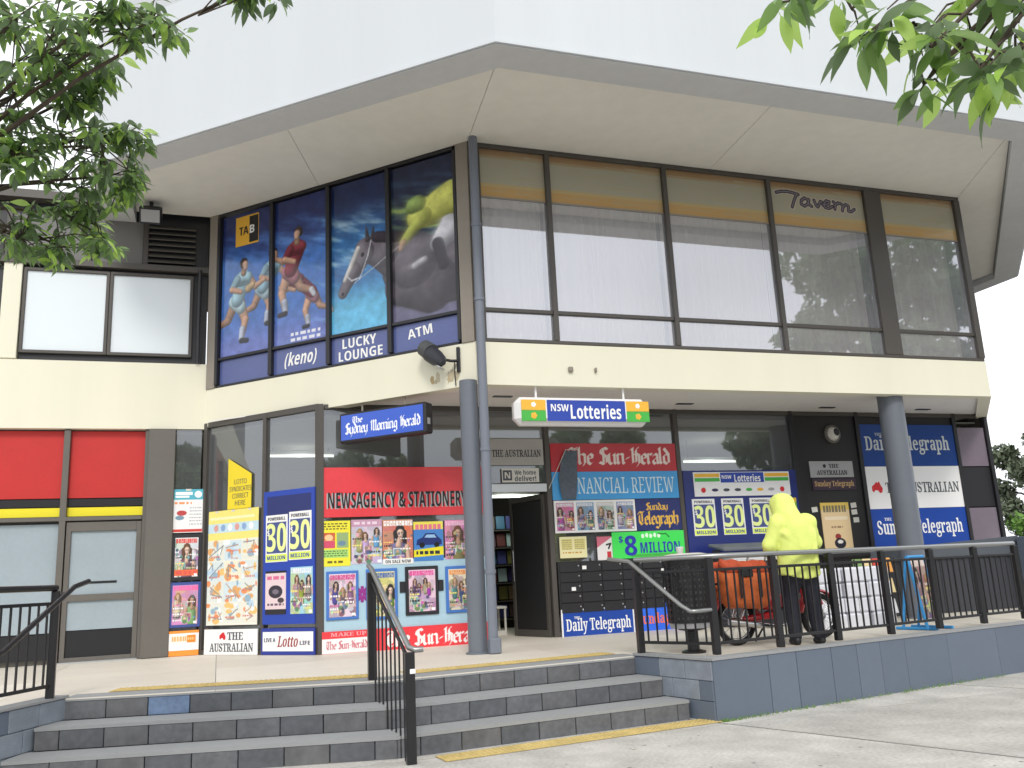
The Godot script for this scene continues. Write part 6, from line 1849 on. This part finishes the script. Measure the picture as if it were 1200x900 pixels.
	for z in [-0.1, 0.1]: tb(o, "rack_rail", M.rail_black, [Vector3(0.1, 0.68, z), Vector3(0.0, 0.74, z), Vector3(-0.32, 0.74, z)], 0.012, 8)
	for x in [0.0, -0.15, -0.3]: tb(o, "rack_bar", M.rail_black, [Vector3(x, 0.745, -0.12), Vector3(x, 0.745, 0.12)], 0.01, 6)
	# pannier bags on either side
	for z in [0.3, -0.3]:
		st2 = fresh()
		sdf_mesh(st2, [[Vector3(-0.24, 0.56, z), Vector3(0.2, 0.54, z), 0.1, 0.1], [Vector3(-0.26, 0.8, z), Vector3(0.22, 0.78, z), 0.11, 0.11], [Vector3(-0.25, 0.68, z), Vector3(0.21, 0.66, z), 0.115, 0.115]], 0.02, 0.06, 0.03)
		var bag := part(o, "pannier_bag", st2.commit(), M.bag_orange)
		st2 = fresh()
		sdf_mesh(st2, [[Vector3(-0.3, 0.97, z), Vector3(0.24, 0.95, z), 0.05, 0.05], [Vector3(-0.27, 0.92, z * 1.1), Vector3(0.22, 0.9, z * 1.1), 0.075, 0.07], [Vector3(-0.33, 1.02, z), Vector3(-0.28, 0.95, z), 0.02, 0.05]], 0.02, 0.05, 0.03)
		part(bag, "flap", st2.commit(), mk("flap_orange", srgb(204, 84, 46), 0.75, "mottle", 3.0))
		for sx in [-0.16, 0.12]: bx(bag, "strap", M.leather, Vector3(sx, 0.74, z + 0.125 * signf(z)), Vector3(0.03, 0.34, 0.012), 0.004)
		bx(bag, "pocket", M.leather, Vector3(-0.05, 0.86, z + 0.115 * signf(z)), Vector3(0.16, 0.09, 0.03), 0.01)

# ------------------------------------------------------------------ the person at the window
func person() -> void:
	var o := thing("person", "person in a hooded yellow high-visibility jacket and dark trousers, back turned, beside the motorbike", "person", at(Vector3(6.66, FL, -9.14), -0.12))
	var sl := Vector3(-0.2, 1.42, 0.0)
	var el := Vector3(-0.33, 1.17, -0.03)
	var wl := Vector3(-0.22, 1.08, -0.27)
	var sr := Vector3(0.19, 1.42, -0.02)
	var er := Vector3(0.31, 1.19, -0.1)
	var wr := Vector3(0.2, 1.2, -0.36)
	var hd := Vector3(-0.08, 1.61, -0.07)
	var al := Vector3(-0.14, 0.09, 0.0)
	var ar := Vector3(0.15, 0.09, 0.05)
	var kl := Vector3(-0.13, 0.49, -0.03)
	var kr := Vector3(0.13, 0.49, 0.0)
	var hl := Vector3(-0.1, 0.9, 0.0)
	var hr := Vector3(0.1, 0.9, 0.0)
	# the body itself: one skin surface, with a finer grid for head and hands
	var st := fresh()
	sdf_mesh(st, [[Vector3(0, 0.95, 0), Vector3(0, 1.18, 0), 0.12, 0.12], [Vector3(0, 1.18, 0), Vector3(-0.01, 1.4, -0.01), 0.125, 0.11], [Vector3(-0.01, 1.42, -0.01), Vector3(-0.05, 1.56, -0.05), 0.06, 0.05], [sl, el, 0.05, 0.042], [el, wl, 0.04, 0.03], [sr, er, 0.05, 0.042], [er, wr, 0.04, 0.03], [sl, sr, 0.06, 0.06], [hl, kl, 0.085, 0.055], [kl, al, 0.055, 0.038], [hr, kr, 0.085, 0.055], [kr, ar, 0.055, 0.038], [hl, hr, 0.1, 0.1]], 0.022, 0.04)
	sdf_mesh(st, [[hd, hd + Vector3(0, 0.05, 0.0), 0.082, 0.088], [hd + Vector3(0, -0.07, -0.03), hd + Vector3(0, -0.02, -0.05), 0.055, 0.06], [hd + Vector3(0, -0.01, -0.1), hd + Vector3(0, 0.025, -0.095), 0.013, 0.008], [hd + Vector3(-0.025, -0.055, -0.088), hd + Vector3(0.025, -0.055, -0.088), 0.008, 0.008], [hd + Vector3(-0.085, 0.0, 0.0), hd + Vector3(-0.088, 0.03, 0.01), 0.014, 0.018], [hd + Vector3(0.085, 0.0, 0.0), hd + Vector3(0.088, 0.03, 0.01), 0.014, 0.018], [hd + Vector3(0, -0.1, 0.0), hd + Vector3(0.01, -0.16, 0.02), 0.05, 0.055]], 0.012, 0.02)
	for e in [[wl, Vector3(0.25, -0.05, -1.0), -1.0], [wr, Vector3(-0.35, 0.15, -1.0), 1.0]]:
		var w: Vector3 = e[0]
		var f: Vector3 = e[1].normalized()
		var side: Vector3 = f.cross(Vector3.UP).normalized() * e[2]
		var dn := f.cross(side).normalized()
		if dn.y > 0: dn = -dn
		var bones := [[w, w + f * 0.08, 0.026, 0.03], [w + f * 0.06 - side * 0.02, w + f * 0.08 + side * 0.025, 0.02, 0.02]]
		for k in 4:
			var r := w + f * (0.085) + side * (-0.03 + 0.02 * k)
			var l: float = [0.033, 0.038, 0.036, 0.028][k]
			var m := r + f * l + dn * 0.008
			bones.append([r, m, 0.0095, 0.009])
			bones.append([m, m + f * l * 0.5 + dn * l * 0.75, 0.009, 0.008])
		bones.append([w + f * 0.03 - side * 0.025, w + f * 0.06 - side * 0.055 + dn * 0.015, 0.012, 0.01])
		bones.append([w + f * 0.06 - side * 0.055 + dn * 0.015, w + f * 0.09 - side * 0.05 + dn * 0.03, 0.01, 0.009])
		sdf_mesh(st, bones, 0.007, 0.006)
	part(o, "body", st.commit(), M.skin)
	st = fresh()
	sdf_mesh(st, [[hd + Vector3(0, 0.035, 0.02), hd + Vector3(0, 0.06, 0.0), 0.092, 0.09]], 0.015, 0.02)
	part(o, "hair", st.commit(), M.hair)
	# jacket with a raised hood, loose and cut straight at the hem
	st = fresh()
	sdf_mesh(st, [[Vector3(-0.1, 0.74, 0.01), Vector3(-0.1, 1.28, 0.0), 0.15, 0.15], [Vector3(0.11, 0.74, 0.01), Vector3(0.11, 1.28, 0.0), 0.15, 0.15], [Vector3(0.0, 0.74, 0.03), Vector3(-0.01, 1.34, 0.03), 0.16, 0.16], [sl, sr, 0.11, 0.11], [sl, el, 0.105, 0.088], [el, wl, 0.086, 0.06], [sr, er, 0.105, 0.088], [er, wr, 0.086, 0.06], [Vector3(-0.02, 1.4, 0.02), Vector3(-0.06, 1.5, 0.0), 0.16, 0.15], [hd + Vector3(0, -0.02, 0.02), hd + Vector3(0.0, 0.045, 0.0), 0.15, 0.148], [hd + Vector3(0, 0.05, -0.05), hd + Vector3(0, 0.07, -0.12), 0.12, 0.105], [hd + Vector3(-0.15, -0.15, 0.06), hd + Vector3(0.17, -0.16, 0.06), 0.055, 0.06], [Vector3(-0.2, 1.3, 0.1), Vector3(0.1, 1.02, 0.15), 0.03, 0.02], [Vector3(0.2, 1.3, 0.08), Vector3(0.16, 0.95, 0.14), 0.03, 0.02], [Vector3(-0.22, 1.06, 0.08), Vector3(0.05, 0.9, 0.17), 0.02, 0.015]], 0.014, 0.035, 0.012, 0.79)
	var jk := part(o, "jacket", st.commit(), M.hi_vis)
	tb(jk, "hood_seam", mk("hi_vis_seam", srgb(206, 220, 110), 0.8), [hd + Vector3(-0.13, -0.14, 0.115), hd + Vector3(0.0, -0.17, 0.165), hd + Vector3(0.15, -0.15, 0.115)], 0.008, 6)
	st = fresh()
	sdf_mesh(st, [[Vector3(-0.07, 0.82, 0), Vector3(0.07, 0.82, 0), 0.15, 0.15], [hl + Vector3(0, -0.05, 0), kl, 0.115, 0.088], [kl, al + Vector3(0, 0.02, 0), 0.088, 0.075], [hr + Vector3(0, -0.05, 0), kr, 0.115, 0.088], [kr, ar + Vector3(0, 0.02, 0), 0.088, 0.075]], 0.018, 0.035, 0.02)
	part(o, "trousers", st.commit(), M.trousers)
	for a in [al, ar]:
		st = fresh()
		sdf_mesh(st, [[a + Vector3(0, -0.05, 0.04), a + Vector3(0.01, -0.055, -0.12), 0.042, 0.035], [a + Vector3(0, -0.02, 0.02), a + Vector3(0, 0.02, 0.0), 0.045, 0.045]], 0.012, 0.03)
		part(o, "shoe", st.commit(), M.leather)
	# dark strap of the satchel across the right hip
	tb(o, "satchel_strap", M.leather, [Vector3(0.21, 1.02, 0.12), Vector3(0.26, 0.9, 0.02), Vector3(0.24, 0.8, -0.08)], 0.014, 8)

# ------------------------------------------------------------------ trees
func leaf_mesh(bend: float, fold: float) -> Mesh:   # a pointed leaf, one unit long along +y
	var st := fresh()
	add_leaf(st, Transform3D(), bend, fold)
	return st.commit()

func add_leaf(st: SurfaceTool, xf: Transform3D, bend: float, fold: float) -> void:
	var prof := [[0.0, 0.012], [0.1, 0.014], [0.17, 0.055], [0.28, 0.125], [0.42, 0.172], [0.56, 0.18], [0.7, 0.148], [0.83, 0.092], [0.93, 0.036], [1.0, 0.0]]
	var rows := []
	for p in prof:
		var t: float = p[0]
		var c := Vector3(0, t, -bend * t * t)
		var wv: float = 0.012 * sin(t * 23.0)
		var nm := Vector3(0, 2.0 * bend * t, 1).normalized()
		rows.append([xf * (c + Vector3(-p[1], 0, p[1] * fold + wv)), xf * c, xf * (c + Vector3(p[1], 0, p[1] * fold - wv)), (xf.basis * (nm + Vector3(fold * 0.9, 0, 0))).normalized(), (xf.basis * nm).normalized(), (xf.basis * (nm - Vector3(fold * 0.9, 0, 0))).normalized()])
	for i in rows.size() - 1:
		for s in 2:
			var v := [rows[i][s], rows[i + 1][s], rows[i + 1][s + 1], rows[i][s + 1]]
			var n := [rows[i][s + 3], rows[i + 1][s + 3], rows[i + 1][s + 4], rows[i][s + 4]]
			for k in [0, 1, 2, 0, 2, 3]:
				st.set_normal(n[k])
				st.add_vertex(v[k])

func leafy_tree(o: Node3D, trunk: Array, blobs: Array, twigs: int, leaves: int, size: float, singles: int, young := 0.12) -> void:
	var lm := [leaf_mesh(0.15, 0.25), leaf_mesh(0.4, 0.35), leaf_mesh(0.65, 0.15)]
	var mats := [M.leaf_dark, M.leaf_mid, M.leaf_light]
	var rest := [fresh(), fresh(), fresh()]
	var any := [false, false, false]
	tb(o, "trunk", M.bark, trunk[0], trunk[1], 12)
	var root: Vector3 = trunk[0][-1]
	var spots := []
	for b in blobs:
		var c := Vector3(b[0], b[1], b[2])
		var st := fresh()
		var mid := root.lerp(c, 0.55) + Vector3(0, 0.12, 0)
		add_tube(st, [root, root.lerp(mid, 0.6), mid, mid.lerp(c, 0.6) + Vector3(0, 0.03, 0), c], [0.022, 0.017, 0.012, 0.009, 0.005], 6)
		for k in twigs:
			var q := Vector3(rng.randfn(0, 0.55), rng.randfn(0, 0.55), rng.randfn(0, 0.55)).limit_length(1.1) * Vector3(b[3], b[4], b[3])
			var tip := c + q
			var from := c if k % 3 else mid.lerp(c, 0.7)
			add_tube(st, [from, from.lerp(tip, 0.6) + Vector3(0, 0.03, 0), tip], [0.005, 0.004, 0.0025], 5)
			for j in leaves:
				var a := TAU * (j + rng.randf() * 0.7) / leaves
				var dir := Vector3(cos(a), rng.randf_range(-1.1, 0.35), sin(a)).normalized()
				var nrm := (Vector3.UP + Vector3(rng.randfn(0, 0.45), 0, rng.randfn(0, 0.45)))
				var x := dir.cross(nrm).normalized()
				var s := size * rng.randf_range(0.65, 1.15)
				var xf := Transform3D(Basis(x * s * rng.randf_range(0.85, 1.1), dir * s, x.cross(dir) * s), tip + dir * 0.012 - q.normalized() * rng.randf_range(0.0, 0.05))
				var pick := rng.randf()
				spots.append([xf, 0 if pick < 0.56 - young * 0.6 else (1 if pick < 1.0 - young else 2), rng.randi() % 3])
		part(o, "branch", st.commit(), M.bark)
	# leaves nearest the lens stand alone, the others are joined
	var eye := Vector3(0, 1.57, 0)
	spots.sort_custom(func(p, q): return p[0].origin.distance_to(eye) < q[0].origin.distance_to(eye))
	for i in spots.size():
		var s: Array = spots[i]
		if i < singles: part(o, "leaf", lm[s[2]], mats[s[1]], s[0])
		else:
			add_leaf(rest[s[1]], s[0], [0.15, 0.4, 0.65][s[2]], 0.25)
			any[s[1]] = true
	for k in 3:
		if any[k]:
			var f := part(o, "foliage", rest[k].commit(), mats[k])
			f.set_meta("kind", "stuff")

func far_tree(label: String, p: Vector3, h: float, r: float, low: float, m: Material, n: int, group: String, sd: int, bush := false) -> void:
	rng.seed = sd
	var o := thing("shrub" if bush else "tree", label, "shrub" if bush else "tree", at(p), group)
	var st := fresh()
	var top := Vector3(rng.randf_range(-0.3, 0.3), h * 0.8, rng.randf_range(-0.3, 0.3))
	add_tube(st, [Vector3.ZERO, Vector3(0.1, h * 0.3, 0.05), top], [h * 0.024, h * 0.017, 0.03], 9)
	var blobs := []
	for k in 15:
		var a := TAU * k * 0.382
		var t := (k + 0.5) / 15.0
		var rad := r * sqrt(1.0 - pow(absf(t - 0.4) * 1.5, 2.0)) * rng.randf_range(0.45, 0.8)
		var c := Vector3(cos(a) * rad, lerpf(low, h * 0.93, t), sin(a) * rad)
		blobs.append([c, r * rng.randf_range(0.26, 0.42)])
		var from := Vector3(0.1, h * 0.3, 0.05).lerp(top, t * 0.8)
		add_tube(st, [from, from.lerp(c, 0.5) + Vector3(0, r * 0.1, 0), c], [h * 0.009, h * 0.006, 0.015], 6)
	part(o, "trunk", st.commit(), M.bark)
	st = fresh()
	for i in n:
		var b: Array = blobs[rng.randi() % 15]
		var d := Vector3(rng.randfn(), rng.randfn(), rng.randfn()).normalized()
		var q: Vector3 = b[0] + d * b[1] * pow(rng.randf(), 0.45) * Vector3(1, 0.75, 1)
		var s := clampf(r * 0.07, 0.1, 0.34) * rng.randf_range(0.6, 1.3)
		var y := Vector3(rng.randfn(), rng.randfn() - 0.5, rng.randfn()).normalized()
		var x := y.cross(Vector3(rng.randfn(), rng.randfn(), rng.randfn())).normalized()
		var nn := x.cross(y)
		face(st, [q - y * s, q + x * s * 0.5, q + y * s], nn)
		face(st, [q - y * s, q + y * s, q - x * s * 0.5], (nn + x * 0.3).normalized())
	var cr := part(o, "crown", st.commit(), m)
	cr.set_meta("kind", "stuff")

func trees() -> void:
	rng.seed = 201
	var o := thing("leafy_tree", "leafy tree overhanging the left side of the picture in front of the upper windows", "tree")
	leafy_tree(o, [[Vector3(-2.35, 0, -5.7), Vector3(-2.3, 1.5, -5.65), Vector3(-2.1, 2.7, -5.5), Vector3(-1.85, 3.6, -5.35)], [0.1, 0.085, 0.07, 0.05]], [
		[-1.07, 4.55, -4.62, 0.26, 0.23], [-0.95, 4.60, -4.85, 0.27, 0.24], [-0.64, 4.72, -4.71, 0.26, 0.13], [-0.44, 4.72, -4.75, 0.2, 0.15], [0.08, 4.88, -4.55, 0.20, 0.05],
		[-1.16, 4.35, -5.07, 0.24, 0.30], [-0.99, 4.52, -5.13, 0.22, 0.31], [-0.81, 4.68, -5.07, 0.25, 0.12], [-0.95, 4.23, -5.29, 0.31, 0.25], [-0.74, 4.27, -5.42, 0.26, 0.26],
		[-0.87, 4.06, -5.61, 0.32, 0.24], [-0.62, 4.12, -5.60, 0.18, 0.25], [-1.14, 3.62, -5.41, 0.27, 0.22], [-0.97, 3.67, -5.64, 0.25, 0.15], [-0.78, 3.86, -5.71, 0.24, 0.2],
		[-0.62, 4.38, -5.46, 0.15, 0.15], [-1.13, 4.02, -5.13, 0.18, 0.18], [-0.82, 4.50, -5.28, 0.15, 0.2]], 15, 9, 0.105, 300)
	rng.seed = 203
	o = thing("leafy_tree", "large-leaved tree whose branch hangs into the top right corner", "tree")
	leafy_tree(o, [[Vector3(4.4, 0, -0.9), Vector3(4.3, 1.8, -0.95), Vector3(3.9, 3.2, -1.2), Vector3(3.2, 3.75, -1.6)], [0.12, 0.1, 0.07, 0.04]], [
		[1.87, 3.50, -2.24, 0.09, 0.05], [2.05, 3.44, -2.15, 0.12, 0.07], [2.04, 3.3, -2.12, 0.1, 0.06], [2.09, 3.33, -2.02, 0.09, 0.07], [2.26, 3.32, -2.02, 0.12, 0.08],
		[2.15, 3.17, -1.94, 0.09, 0.08], [2.22, 3.12, -2.06, 0.1, 0.06], [2.43, 3.30, -2.02, 0.12, 0.12], [2.34, 3.12, -1.94, 0.11, 0.08], [2.32, 3.02, -1.87, 0.08, 0.06],
		[2.46, 3.18, -1.90, 0.09, 0.13], [2.49, 3.34, -1.91, 0.11, 0.11], [2.32, 3.37, -1.92, 0.12, 0.07]], 3, 5, 0.145, 300, 0.3)
	# berry sprigs on that branch
	for c in [Vector3(2.14, 3.34, -2.02), Vector3(2.17, 3.24, -2.0), Vector3(2.38, 3.18, -1.95)]:
		var sp := part(o, "berry_sprig", tube_mesh([c, c + Vector3(0.0, -0.06, 0.0)], 0.002, 5), M.bark)
		for k in 12: part(sp, "berry", lathe([Vector2(0, -0.007), Vector2(0.006, -0.003), Vector2(0.006, 0.003), Vector2(0, 0.007)], 7), M.hair, at(c + Vector3(rng.randfn(0, 0.02), -0.03 + rng.randfn(0, 0.022), rng.randfn(0, 0.02))))
	var gum := fresh()
	for i in 140:
		var c := Vector3(rng.randf_range(1.8, 9.5), 0.0082, rng.randf_range(-8.0, -4.4))
		var rr := rng.randf_range(0.008, 0.022)
		var ring := []
		for k in 7: ring.append(c + Vector3(cos(TAU * k / 7) * rr * rng.randf_range(0.7, 1.2), 0.0008, sin(TAU * k / 7) * rr * rng.randf_range(0.7, 1.2)))
		if c.z > -8.2 + (c.x - 4.9) * -0.19 + 0.2: face(gum, ring, Vector3.UP)
	var gm := part(self, "gum_spots", gum.commit(), mk("gum", srgb(128, 126, 122), 0.9))
	gm.set_meta("kind", "stuff")
	gm.set_meta("label", "flattened grey chewing gum spots on the pavement")
	gm.set_meta("category", "gum")
	# weeds in the crack at the foot of the slate wall
	var weeds := fresh()
	for i in 420:
		var t := pow(rng.randf(), 1.6)
		var p := Vector3(4.9, 0.008, -8.285).lerp(Vector3(9.6, 0.008, -9.18), t) + Vector3(0, 0, rng.randf_range(0.0, 0.05) + 0.012)
		var hh := rng.randf_range(0.015, 0.06)
		var ld := Vector3(rng.randfn(0, 0.5), 1, rng.randfn(0.2, 0.4)).normalized()
		var sd := ld.cross(Vector3(rng.randfn(), 0, rng.randfn())).normalized() * 0.005
		face(weeds, [p - sd, p + sd, p + ld * hh], sd.cross(ld).normalized())
	var wd := part(self, "weeds", weeds.commit(), M.leaf_mid)
	wd.set_meta("kind", "stuff")
	wd.set_meta("label", "low green weeds in the crack along the foot of the slate wall")
	wd.set_meta("category", "weeds")
	# beyond the right end of the building
	far_tree("grey-green gum tree showing past the right end of the building", Vector3(32.5, 0, -27.5), 6.6, 2.3, 2.0, mk("leaf_gum", srgb(98, 108, 86), 0.6), 5000, "trees past the building", 301)
	far_tree("bright green shrub in front of the gum tree past the right end", Vector3(29.6, 0, -25.0), 3.2, 1.6, 0.4, mk("leaf_bright", srgb(110, 150, 66), 0.6), 3500, "trees past the building", 302, true)
	far_tree("dark green tree at the picture's right edge past the building", Vector3(34.5, 0, -25.5), 8.0, 2.4, 2.6, M.leaf_far, 5000, "trees past the building", 303)
	# across the street, behind the camera: what the windows mirror
	for e in [[25, 5, 15.5, 5.6, 3.0, "tall street tree mirrored in the tavern pane beside the wide mullion"], [31, 1, 13.0, 5.0, 2.0, "broad street tree mirrored in the last tavern pane"], [22, 24, 11.0, 4.5, 2.5, "street tree behind the viewer, mirrored in the lottery window"], [9, 30, 10.0, 4.5, 2.5, "street tree behind the viewer, mirrored in the glass over the red banner"], [-4, 28, 11.0, 5.0, 2.5, "street tree standing straight behind the viewer"], [-20, 14, 11.0, 5.0, 2.5, "street tree behind the viewer, mirrored in the canted shop window"], [-24, -4, 10.0, 4.5, 2.5, "street tree far to the viewer's left, mirrored in the printed panes"]]:
		far_tree(e[5], Vector3(e[0], 0, e[1]), e[2], e[3], e[4], M.leaf_far, 6500, "street trees behind the viewer", 310 + int(e[0]))
